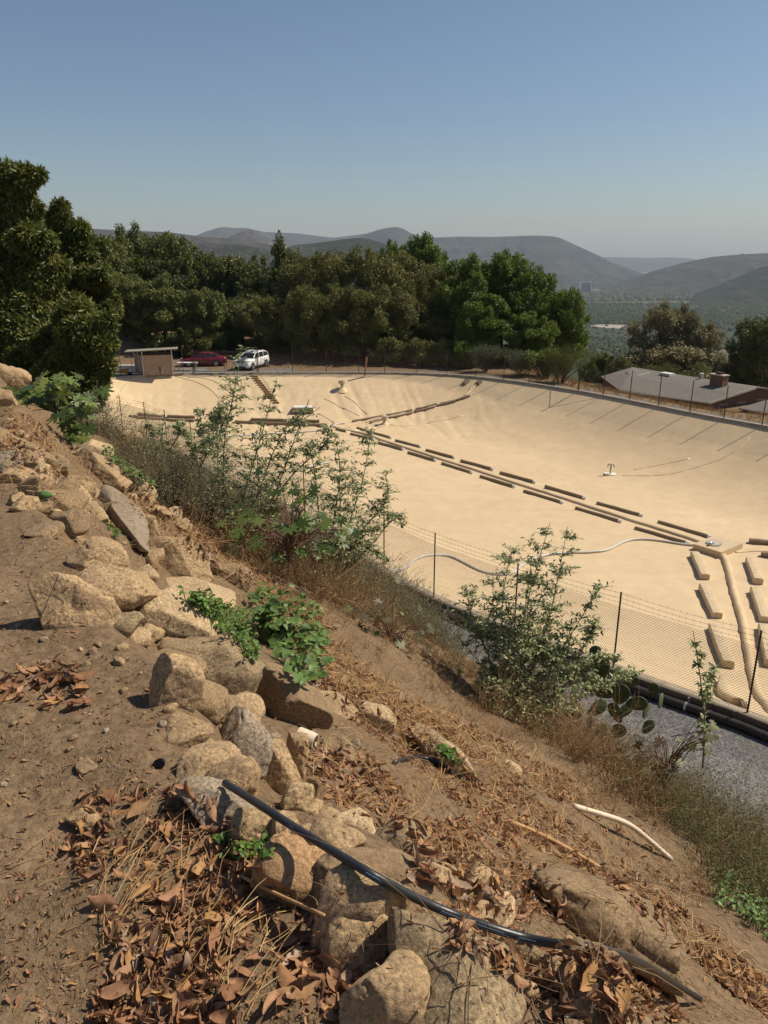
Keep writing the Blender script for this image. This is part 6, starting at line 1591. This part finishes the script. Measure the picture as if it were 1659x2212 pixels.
# ------------------------------------------------------------------ leafy plants
def palmate(R_, lobes=8, depth=.42, seed=0, serr=.06, cup=.15):
    r = np.random.default_rng(seed); pts = [(0, 0, 0)]; n = lobes * 6
    for i in range(n + 1):
        a = -math.pi * .90 + 2 * math.pi * .90 * i / n
        ph = (i % 6) / 6.0; tri = 1 - abs(ph * 2 - 1)
        lobe = 1 - depth * (1 - tri) ** 1.0
        rad = R_ * lobe * (1 - .28 * abs(a) / math.pi) * (1 + serr * r.normal())
        pts.append((math.cos(a) * rad, math.sin(a) * rad, cup * rad * rad / R_ * (-.7) + .05 * R_ * (1 if ph == .5 else -1) * (tri > .9)))
    F = [(0, i, i + 1) for i in range(1, n + 1)]
    return np.array(pts), np.array(F)
PL = [palmate(1, 8, .55, i) for i in range(4)]
def ovate(seed, wid=.62, n=6):
    r = np.random.default_rng(seed); V = []; 
    for i in range(n):
        t = i / (n - 1); w_ = wid * .5 * math.sin(math.pi * (t ** .75) * .97 + .05) ** .8
        for s in (-1, 0, 1): V.append((t, s * w_ * (1 + .08 * r.normal()), abs(s) * .16 * w_ * 2 - .25 * t * t + .03 * math.sin(t * 12 + s)))
    id_ = np.arange(n * 3).reshape(n, 3)
    F = np.stack([id_[:-1, :-1], id_[1:, :-1], id_[1:, 1:], id_[:-1, 1:]], -1).reshape(-1, 4)
    V = np.array(V); F = np.concatenate([F[:, [0, 1, 2]], F[:, [0, 2, 3]]]); return V, F
OV = [ovate(i, .62) for i in range(3)]; LAN = [ovate(i + 9, .42, 5) for i in range(3)]
def place(geos, pos, ax, nr, size):
    parts = []; rn = []
    for p, a, n_, s in zip(pos, ax, nr, size):
        V, F = geos[random.randrange(len(geos))]
        a = a / (np.linalg.norm(a) + 1e-9); b = np.cross(n_, a); b /= np.linalg.norm(b) + 1e-9; c = np.cross(a, b)
        parts.append(((V * s) @ np.stack([a, b, c]) + p, F)); rn.append(np.full(len(V), random.random()))
    V, F = merge(parts); return V, F, np.concatenate(rn)
def tobacco(name, label, stems, dist, L, nb, seed, mat='tobacco', flower=True, sp=.30, cat='shrub', base_r=.013, dens=1.0):
    """stems: list of picture polylines base->tip; all about dist metres away (forward depth)"""
    r = random.Random(seed); random.seed(seed)
    root = None; St = MB(); pos = []; ax = []; nr = []; sz = []; tips = []
    for si, pl in enumerate(stems):
        dd = dist + r.uniform(-.35, .35) * (1 if si else 0)
        W_ = [ray(px, py) * (dd + .12 * k * r.uniform(-1, 1)) for k, (px, py) in enumerate(pl)]
        if root is None:
            root = thing(name, label, cat, tuple(W_[0])); B = W_[0].copy()
        W_ = [q - B for q in W_]
        pts = []
        for i in range(len(W_) - 1):
            p0 = W_[max(i - 1, 0)]; p1 = W_[i]; p2 = W_[i + 1]; p3 = W_[min(i + 2, len(W_) - 1)]
            for k in range(5):
                t = k / 5; pts.append(.5 * ((2 * p1) + (p2 - p0) * t + (2 * p0 - 5 * p1 + 4 * p2 - p3) * t * t + (3 * p1 - p0 - 3 * p2 + p3) * t ** 3))
        pts.append(W_[-1]); n = len(pts)
        St.tube(pts, [base_r * (1 - .8 * i / n) for i in range(n)], 6, False)
        tot = sum((pts[i + 1] - pts[i]).length for i in range(n - 1))
        def leafy(path, lf, ln, st):
            for i in range(len(path) - 1):
                seg = path[i + 1] - path[i]; m = max(1, int(seg.length / (.030 / dens)))
                for k in range(m):
                    if r.random() > lf: continue
                    p = path[i] + seg * (k / m); d = Vector((r.gauss(0, 1), r.gauss(0, 1), r.gauss(0, .6))); d = d.normalized() * .9 + seg.normalized() * .45 + Vector((0, 0, .1))
                    pos.append(np.array(p)); ax.append(np.array(d)); nr.append(np.array((r.gauss(0, .5), r.gauss(0, .5), 1.))); sz.append(1.15 * ln * r.uniform(.55, 1.15))
        leafy(pts[n // 6:], .28, L * 1.1, 0)
        for b in range(int(nb * 2.7 * tot)):
            i = int((.12 + .85 * r.random()) * (n - 1)); q0 = pts[i]; rem = 1 - i / n
            a = r.uniform(0, 6.28); d = Vector((math.cos(a), math.sin(a) * .8, r.uniform(.5, 1.3))).normalized()
            ln = sp * tot * (.25 + .75 * rem) * r.uniform(.4, 1.1); path = [q0]
            for k in range(1, 7): path.append(path[-1] + (d + Vector((0, 0, -.13 * k)) + Vector((r.gauss(0, .10), r.gauss(0, .10), r.gauss(0, .10)))) * ln / 6)
            St.tube(path, [base_r * .32, base_r * .3, base_r * .27, base_r * .24, base_r * .2, base_r * .16, base_r * .1], 4, False)
            leafy(path[1:], .75, L, 0)
            if r.random() < .5: tips.append(path[-1])
            for sb in range(2):
                k = r.randrange(1, 5); d2 = Vector((r.gauss(0, 1), r.gauss(0, 1), r.uniform(.1, .9))).normalized(); p2 = [path[k]]
                for q in range(4): p2.append(p2[-1] + (d2 + Vector((0, 0, -.12 * q))) * ln * .14)
                St.tube(p2, base_r * .12, 3, False); leafy(p2, .85, L * .9, 0)
    St.build('stem', M['stem_green'], root, True)
    V, F, rn = place(LAN, pos, ax, nr, sz); meshobj('foliage', V, F, M[mat], root, rnd=rn, smooth=True)
    if flower and tips:
        for q in tips[:26]:
            m = MB(); m.tube([q, q + Vector((r.gauss(0, 1), r.gauss(0, 1), r.gauss(0, 1))).normalized() * .03, q + Vector((r.gauss(0, 1), r.gauss(0, 1), r.gauss(0, 1))).normalized() * .03], [.003, .006, .004], 4); m.build('flower', M['flower'], root)
    return root
tobacco('tobacco_shrub', 'tall loose grey-green shrub at left centre, its topmost shoot crossing the cars', [
    [(485, 1150), (482, 1030), (487, 940), (505, 850), (524, 745)], [(500, 1190), (530, 1060), (562, 950), (598, 818)], [(505, 1180), (560, 1060), (603, 955), (690, 880)],
    [(545, 1160), (600, 1050), (632, 960), (668, 862)], [(480, 1100), (470, 1000), (478, 920), (470, 870)], [(560, 1150), (620, 1040), (700, 960), (705, 925)]], 10.0, .056, 9, 101, dens=1.25)
tobacco('tobacco_shrub', 'dense grey-green shrub hanging over the near fence just left of centre', [
    [(715, 1270), (755, 1130), (785, 1030), (802, 925)], [(700, 1260), (720, 1130), (735, 1020), (722, 935)], [(705, 1250), (690, 1120), (680, 1020), (665, 960)], [(715, 1260), (780, 1150), (835, 1080), (832, 1020)],
    [(720, 1250), (800, 1180), (850, 1120), (872, 1140)], [(700, 1230), (740, 1160), (800, 1190), (842, 1215)], [(690, 1250), (650, 1130), (640, 1040)], [(710, 1255), (770, 1170), (820, 1140)]], 10.6, .052, 13, 102, dens=1.4)
tobacco('tobacco_shrub', 'big bushy grey-green shrub with reddish stems right of centre in front of the fence', [
    [(1110, 1610), (1125, 1450), (1140, 1300), (1188, 1130)], [(1120, 1600), (1150, 1440), (1190, 1320), (1226, 1138)], [(1100, 1600), (1090, 1450), (1085, 1300), (1108, 1180)], [(1130, 1600), (1170, 1480), (1240, 1360), (1300, 1262)],
    [(1095, 1590), (1060, 1430), (1020, 1340), (1008, 1268)], [(1110, 1600), (1120, 1500), (1130, 1350), (1150, 1200)], [(1120, 1600), (1200, 1500), (1280, 1440), (1330, 1420)], [(1100, 1600), (1080, 1500), (1050, 1450), (985, 1370)],
    [(1125, 1610), (1160, 1530), (1190, 1440), (1180, 1300)], [(1140, 1600), (1230, 1520), (1310, 1480), (1385, 1450)], [(1140, 1600), (1210, 1500), (1260, 1400), (1290, 1340)], [(1100, 1610), (1110, 1520), (1070, 1400), (1065, 1240)]], 9.6, .055, 13, 103, dens=1.45)
tobacco('tobacco_shrub', 'single slender grey-green shoot before the pipe at far right', [[(1518, 1660), (1522, 1560), (1512, 1460), (1497, 1362)], [(1521, 1520), (1530, 1470), (1555, 1432)]], 8.6, .075, 5, 104, dens=.9, sp=.12)
tobacco('tobacco_shrub', 'small grey-green shrub tip standing above the grey brush at left', [[(432, 1010), (440, 960), (436, 920), (428, 880)], [(432, 1010), (455, 960), (462, 915), (458, 895)], [(430, 1010), (410, 960), (395, 935), (372, 915)]], 11.5, .07, 12, 105, flower=False)
tobacco('tobacco_shrub', 'spindly shrub top just above the dry grass, left of the grey-green tip', [[(345, 1000), (350, 950), (352, 905)], [(345, 1000), (330, 945), (320, 915)], [(350, 1000), (385, 940), (395, 912)]], 12.5, .06, 12, 106, flower=False)

def leafy_patch(name, label, pl, n, size, geos, mat, seed, height=.12, cat='weed', stem=True, droop=.1):
    r = random.Random(seed); random.seed(seed); pos = []; ax = []; nr = []; sz = []; St = MB(); B = None
    for (px, py) in poly_sample(pl, n, r):
        l, nn = surf(px, py)
        if l is None or l.length > 25: continue
        if B is None: B = l.copy()
        h = height * r.uniform(.35, 1.0); a = r.uniform(0, 6.28); b = l - B; up = (Vector((0, 0, 1)) + nn * .4).normalized()
        top = b + up * h + Vector((math.cos(a), math.sin(a), 0)) * h * .4
        St.tube([b, b.lerp(top, .5) + Vector((0, 0, h * .1)), top], [.0035, .003, .002], 4, False)
        for k in range(4):
            a2 = a + k * 1.7 + r.uniform(-.3, .3); q = b.lerp(top, 1 - .16 * k)
            pos.append(np.array(q)); ax.append(np.array((math.cos(a2), math.sin(a2), r.uniform(-.3, .5) - droop))); nr.append(np.array((r.gauss(0, .35) - .0, r.gauss(0, .35) - .25, 1.))); sz.append(size * r.uniform(.6, 1.2))
    root = thing(name, label, cat, tuple(B)); tag(St.build('stem', M['stem_green'], root), kind='stuff')
    V, F, rn = place(geos, pos, ax, nr, sz); meshobj('foliage', V, F, M[mat], root, rnd=rn, smooth=True); return root
leafy_patch('weed', 'low bright green small-leaved weed patch spilling beside the light granite slab', [(398, 1298), (470, 1305), (550, 1330), (560, 1400), (545, 1450), (520, 1400), (470, 1370), (440, 1330)], 260, .030, OV, 'weed', 201, .09)
leafy_patch('leafy_weed', 'lush broad-leaved green weed growing out of the wall at centre', [(545, 1300), (620, 1290), (690, 1340), (705, 1400), (680, 1490), (640, 1480), (600, 1420), (555, 1380)], 105, .085, OV, 'weed_blue', 202, .20)
leafy_patch('seedling_row', 'strip of dark green seedlings along the terrace edge at left', [(226, 975), (260, 985), (300, 1020), (350, 1040), (345, 1065), (300, 1050), (262, 1025), (232, 1000)], 70, .055, OV, 'weed_blue', 203, .13)
leafy_patch('weed_sprig', 'small bright green sprig at the edge of the big leaf pile', [(442, 1800), (480, 1812), (530, 1830), (588, 1815), (590, 1850), (545, 1865), (460, 1850)], 36, .020, OV, 'weed', 204, .045)
leafy_patch('weed_sprig', 'tiny green sprig by the blue-grey boulder', [(225, 1135), (245, 1140), (270, 1170), (250, 1172)], 7, .045, OV, 'weed', 205, .06)
leafy_patch('weed_sprig', 'small green sprig on the slope right of the pale slanting slab', [(950, 1612), (985, 1620), (990, 1650), (960, 1645)], 9, .045, OV, 'weed', 206, .09)
leafy_patch('weed_sprig', 'green tuft just below the white tube end by the brush', [(1320, 1655), (1420, 1700), (1400, 1720), (1330, 1700)], 14, .05, OV, 'weed_blue', 207, .12)
leafy_patch('weed_sprig', 'small green weeds in brown leaves left of the tall shrub', [(370, 1060), (420, 1070), (425, 1095), (385, 1090)], 10, .05, OV, 'weed', 208, .12)
leafy_patch('ground_vine', 'round-leaved green creeper in the bottom right corner of the brush', [(1540, 1890), (1659, 1900), (1659, 2040), (1610, 2000), (1540, 1960)], 170, .035, OV, 'weed_blue', 209, .16)

def castor(name, label, leaves_px, base_px, dist, R_, mat, seed, stemmat='stem_red', baser=.014, n_extra=0, spread=60):
    r = random.Random(seed); random.seed(seed); b0 = ray(*base_px) * dist; root = thing(name, label, 'castor plant', tuple(b0)); St = MB()
    pos = []; ax = []; nr = []; sz = []
    lv = list(leaves_px)
    for i in range(n_extra):
        q = r.choice(leaves_px); lv.append((q[0] + r.gauss(0, spread * .5), q[1] + r.gauss(0, spread * .4), q[2] * r.uniform(.5, .95)))
    hub = ray(sum(q[0] for q in lv) / len(lv), sum(q[1] for q in lv) / len(lv) + 20) * dist - b0
    St.tube([Vector((0, 0, -.2)), hub * .5, hub], [baser, baser * .8, baser * .5], 6, False)
    for px, py, s in lv:
        p = ray(px, py) * (dist + r.uniform(-.45, .35)) - b0; q = hub.lerp(p, .5) + Vector((0, 0, .03)) 
        St.tube([hub.lerp(Vector((0, 0, 0)), r.uniform(0, .8)), q, p], [baser * .45, baser * .35, baser * .25], 4, False)
        out = (p - hub); out.z = 0; out = out.normalized() if out.length > 0 else Vector((1, 0, 0))
        pos.append(np.array(p)); ax.append(np.array(out + Vector((r.gauss(0, .3), r.gauss(0, .3), -.35)))); nr.append(np.array((r.gauss(0, .3), -.45 + r.gauss(0, .3), .9))); sz.append(R_ * s)
    St.build('stem', M[stemmat], root, True)
    V, F, rn = place(PL, pos, ax, nr, sz); meshobj('foliage', V, F, M[mat], root, rnd=rn); return root
r = random.Random(3)
castor('castor_bean', 'big dark castor plant with broad star-shaped leaves on the skyline at left', [(50, 865, 1), (85, 850, 1), (130, 845, 1.05), (60, 835, .9), (165, 865, .9), (125, 895, 1), (180, 890, .8), (160, 925, .85), (175, 945, .7), (90, 815, .9), (190, 860, .8), (110, 825, .9), (145, 820, .8), (30, 850, .8), (150, 960, .6)], (130, 900), 9.8, .21, 'castor', 301, 'stem_green', n_extra=70, spread=38)
castor('castor_bean', 'castor plant with purple stems tangled under the tall loose shrub', [(500, 1100, .9), (540, 1120, 1), (590, 1100, 1), (620, 1140, 1), (660, 1130, 1), (700, 1130, .9), (555, 1170, 1), (600, 1200, .9), (650, 1190, .9), (520, 1150, .9), (735, 1160, .9), (690, 1180, .9), (480, 1130, .8), (600, 1060, .9), (670, 1080, .8), (750, 1140, .8)], (620, 1240), 9.3, .16, 'castor', 302, n_extra=50, spread=55)
castor('castor_bean', 'reddish half-dry castor plant leaning over the gravel near centre', [(790, 1330, 1), (820, 1300, .8), (850, 1370, 1), (800, 1390, 1), (870, 1330, .7), (840, 1400, .9), (780, 1370, .9), (900, 1370, .6), (930, 1360, .6), (815, 1345, 1)], (870, 1440), 9.6, .115, 'castor_red', 303, n_extra=36, spread=45)
castor('castor_bean', 'reddish castor plant with dark seed heads before the pipe at lower right', [(1380, 1610, .9), (1430, 1600, 1), (1480, 1590, .8), (1410, 1650, 1), (1460, 1640, .9), (1500, 1600, .7), (1360, 1630, .8), (1440, 1660, .9), (1530, 1590, .8), (1545, 1570, .7)], (1430, 1720), 8.2, .10, 'castor_red', 304, n_extra=30, spread=45)

# prickly pear
r = random.Random(8)
b0 = ray(1290, 1580) * 10.6; root = thing('prickly_pear', 'sprawling prickly pear cactus at the right side of the big bushy shrub', 'cactus', tuple(b0))
pads = [(1240, 1500, 34, .3), (1275, 1475, 36, -.4), (1310, 1490, 38, .9), (1340, 1500, 36, .2), (1260, 1440, 34, .1), (1300, 1440, 34, -.3), (1330, 1460, 30, .6), (1360, 1468, 26, 1.5), (1375, 1520, 30, 1.2), (1395, 1535, 24, .3), (1412, 1490, 22, .2), (1427, 1515, 26, -.2), (1220, 1460, 30, -.5), (1350, 1535, 28, .9), (1290, 1530, 34, 1.2), (1240, 1540, 30, -1), (1400, 1570, 26, .4), (1330, 1540, 30, -.6), (1285, 1410, 24, 0), (1270, 1570, 30, .3), (1300, 1580, 30, -.4), (1335, 1580, 28, .5)]
for i, (px, py, rp_, rot) in enumerate(pads):
    c = ray(px, py) * (10.6 + r.uniform(-.35, .3)) - b0; s = .66 * rp_ / FPX * 10.6
    V, F = ICO3; V = V.copy(); V[:, 0] *= .72 * (1 + .25 * V[:, 2]); V[:, 1] *= .13
    Mx = Matrix.Rotation(r.uniform(-.9, .9), 3, 'Z') @ Matrix.Rotation(rot, 3, 'Y'); V = (V * s * 1.15) @ np.array(Mx).T + np.array(c)
    meshobj('pad', V, [F], M['cactus'], root, smooth=True)

# ------------------------------------------------------------------ brush (stuff)
def brush(name, us, qs, n, hgt, nst, leafn, Ls, lmat, smat, seed, lean=.25, rad=.0022, mask=None, wob=.08, hf=None):
    """tufts placed on the slope in (along, across) coordinates"""
    g2 = np.random.default_rng(seed); u = g2.uniform(us[0], us[1], n); q = g2.uniform(qs[0], qs[1], n)
    se = 1.05 + .2 * np.clip(u - 3.5, 0, 8) + .10 * np.sin(u * 2.1) + .06 * np.sin(u * 5.3); s = se + q
    x = u * UX + s * NX; y = u * UY + s * NY
    if mask is not None:
        k = mask(u, q, x, y); x, y, u, q = x[k], y[k], u[k], q[k]
    k = sdist(x, y) < -.8; x, y = x[k], y[k]
    z = ground(x, y); n = len(x)
    tuft_h = hgt * g2.uniform(.45, 1.2, n) * (1 if hf is None else hf(x, y))
    X = np.repeat(x, nst); Y = np.repeat(y, nst); Z = np.repeat(z, nst); Hh = np.repeat(tuft_h, nst) * g2.uniform(.5, 1.1, n * nst)
    a = g2.uniform(0, 2 * np.pi, n * nst); ln = g2.uniform(.1, 1, n * nst) * lean * 2
    K = 6; T = np.linspace(0, 1, K)
    P_ = np.zeros((n * nst, K, 3)); 
    P_[..., 0] = X[:, None] + (np.cos(a) * ln * Hh)[:, None] * T ** 1.4 + g2.normal(size=(n * nst, K)) * wob * Hh[:, None] * T
    P_[..., 1] = Y[:, None] + (np.sin(a) * ln * Hh)[:, None] * T ** 1.4 + g2.normal(size=(n * nst, K)) * wob * Hh[:, None] * T
    P_[..., 2] = Z[:, None] - .05 + Hh[:, None] * T * (1 - .25 * ln[:, None] * T) + g2.normal(size=(n * nst, K)) * wob * .6 * Hh[:, None] * T
    V, F = strands(P_, rad * g2.uniform(.6, 1.5, n * nst)); rn = np.repeat(g2.uniform(0, 1, n * nst), K * 3)
    tag(meshobj(name, V, [F], M[smat], rnd=rn), kind='stuff')
    if leafn:
        m = n * nst * leafn; si = g2.integers(0, n * nst, m); tt = g2.uniform(.25, 1, m) * (K - 1); i0_ = np.minimum(tt.astype(int), K - 2); f = (tt - i0_)[:, None]
        p = P_[si, i0_] * (1 - f) + P_[si, i0_ + 1] * f + g2.normal(size=(m, 3)) * .018
        global rng
        rng = g2
        ax_ = rand_unit(m); ax_[:, 2] += .3; L = Ls * g2.uniform(.5, 1.3, m)
        V, F = leaves(p, ax_, rand_unit(m) + np.array([0, 0, .8]), L, L * .45, .1, .1)
        tag(meshobj(name + '_leaves', V, [F], M[lmat], rnd=np.repeat(g2.uniform(0, 1, m), 4)), kind='stuff')
def qs_(u): return np.where(u > 5.5, np.clip(4.4 - 1.0 * (u - 5.5), 2.2, 9), 4.4 + .1 * (5.5 - u))
hfc = lambda x, y: 1 - .72 * sstep(-.02, .03, x / y) * (1 - sstep(.12, .19, x / y))
grn = lambda u, q: (q > 3.7 + .85 * (u - 1.6)) & (q > 3.3) & (u < 4.8)
mk = lambda u, q, x, y: (q > qs_(u) + .35 * np.sin(u * 3.1) + .2 * np.sin(u * 7.7)) & (~grn(u, q) | (np.sin(u * 91.7 + q * 57.3) > .55))
brush('dry_brush', (-9, 9), (2.2, 10.6), 3600, .85, 12, 0, 0, None, 'drybrush', 401, .45, .0026, wob=.13, mask=mk, hf=hfc)
brush('dry_brush', (9, 34), (2.0, 10.0), 800, .5, 10, 0, 0, None, 'drybrush', 402, .45, .004, wob=.12, hf=hfc)
brush('dry_brush', (1.5, 8.5), (1.8, 4.6), 520, .26, 9, 0, 0, None, 'drybrush', 411, .6, .0022, wob=.14, mask=lambda u, q, x, y: q > qs_(u) - 1.5)
brush('brown_brush', (-8, 9), (2.2, 10.2), 1700, .85, 9, 8, .022, 'drybrush', 'twig', 403, .4, .002, mask=mk, hf=hfc)
brush('grey_brush', (8.6, 14), (1.5, 7.5), 950, .85, 10, 22, .026, 'greybrush', 'twig', 404, .4, .0028)
brush('grey_brush', (2.0, 8.6), (2.5, 10), 650, .68, 9, 14, .022, 'greybrush', 'twig', 405, .4, .0025, mask=lambda u, q, x, y: q > qs_(u) + .8, hf=hfc)
brush('green_brush', (-6, 5.2), (3.0, 9.8), 2300, 1.05, 9, 22, .024, 'greenbrush', 'twig', 406, .35, .0022, mask=lambda u, q, x, y: (q > 3.7 + .85 * (u - 1.6)) & (q > 3.3))
# dry grass beyond the right fence
g3 = np.random.default_rng(9); n = 11000
x = g3.uniform(13, 50, n); y = g3.uniform(38, 82, n); sdv = sdist(x, y); k = (sdv < -2.0) & (sdv > -16); x, y = x[k], y[k]; z = ground(x, y); n = len(x)
a = g3.uniform(0, 6.28, n); h = g3.uniform(.10, .36, n) * np.clip(1.2 - (z + 11.0) * 0, .3, 2); K = 3; P_ = np.zeros((n * 4, K, 3))
for j in range(4):
    aa_ = a + j * 1.6; sl_ = slice(j * n, (j + 1) * n)
    for kk in range(K):
        t = kk / (K - 1); P_[sl_, kk] = np.stack([x + np.cos(aa_) * .35 * h * t + .05 * np.cos(aa_), y + np.sin(aa_) * .35 * h * t, z + h * t], 1)
V, F = strands(P_, .012); tag(meshobj('dry_grass', V, [F], M['drybrush'], rnd=np.repeat(g3.uniform(0, 1, n * 4), K * 3)), kind='stuff')
# leaf litter and low scrub under the far trees
g3 = np.random.default_rng(10); n = 5000; x = g3.uniform(-14, 18, n); y = g3.uniform(80, 96, n); k = sdist(x, y) < -3.0; x, y = x[k], y[k]; z = ground(x, y); n = len(x)
rng = g3; L = g3.uniform(.15, .5, n); ax_ = rand_unit(n); ax_[:, 2] *= .3
V, F = leaves(np.stack([x, y, z + .05], 1), ax_, np.tile([0, 0, 1.], (n, 1)) + .3 * rand_unit(n), L, L * .5, .2, .1)
tag(meshobj('fallen_leaves', V, [F], M['drybrush'], rnd=np.repeat(g3.uniform(0, 1, n), 4)), kind='stuff')
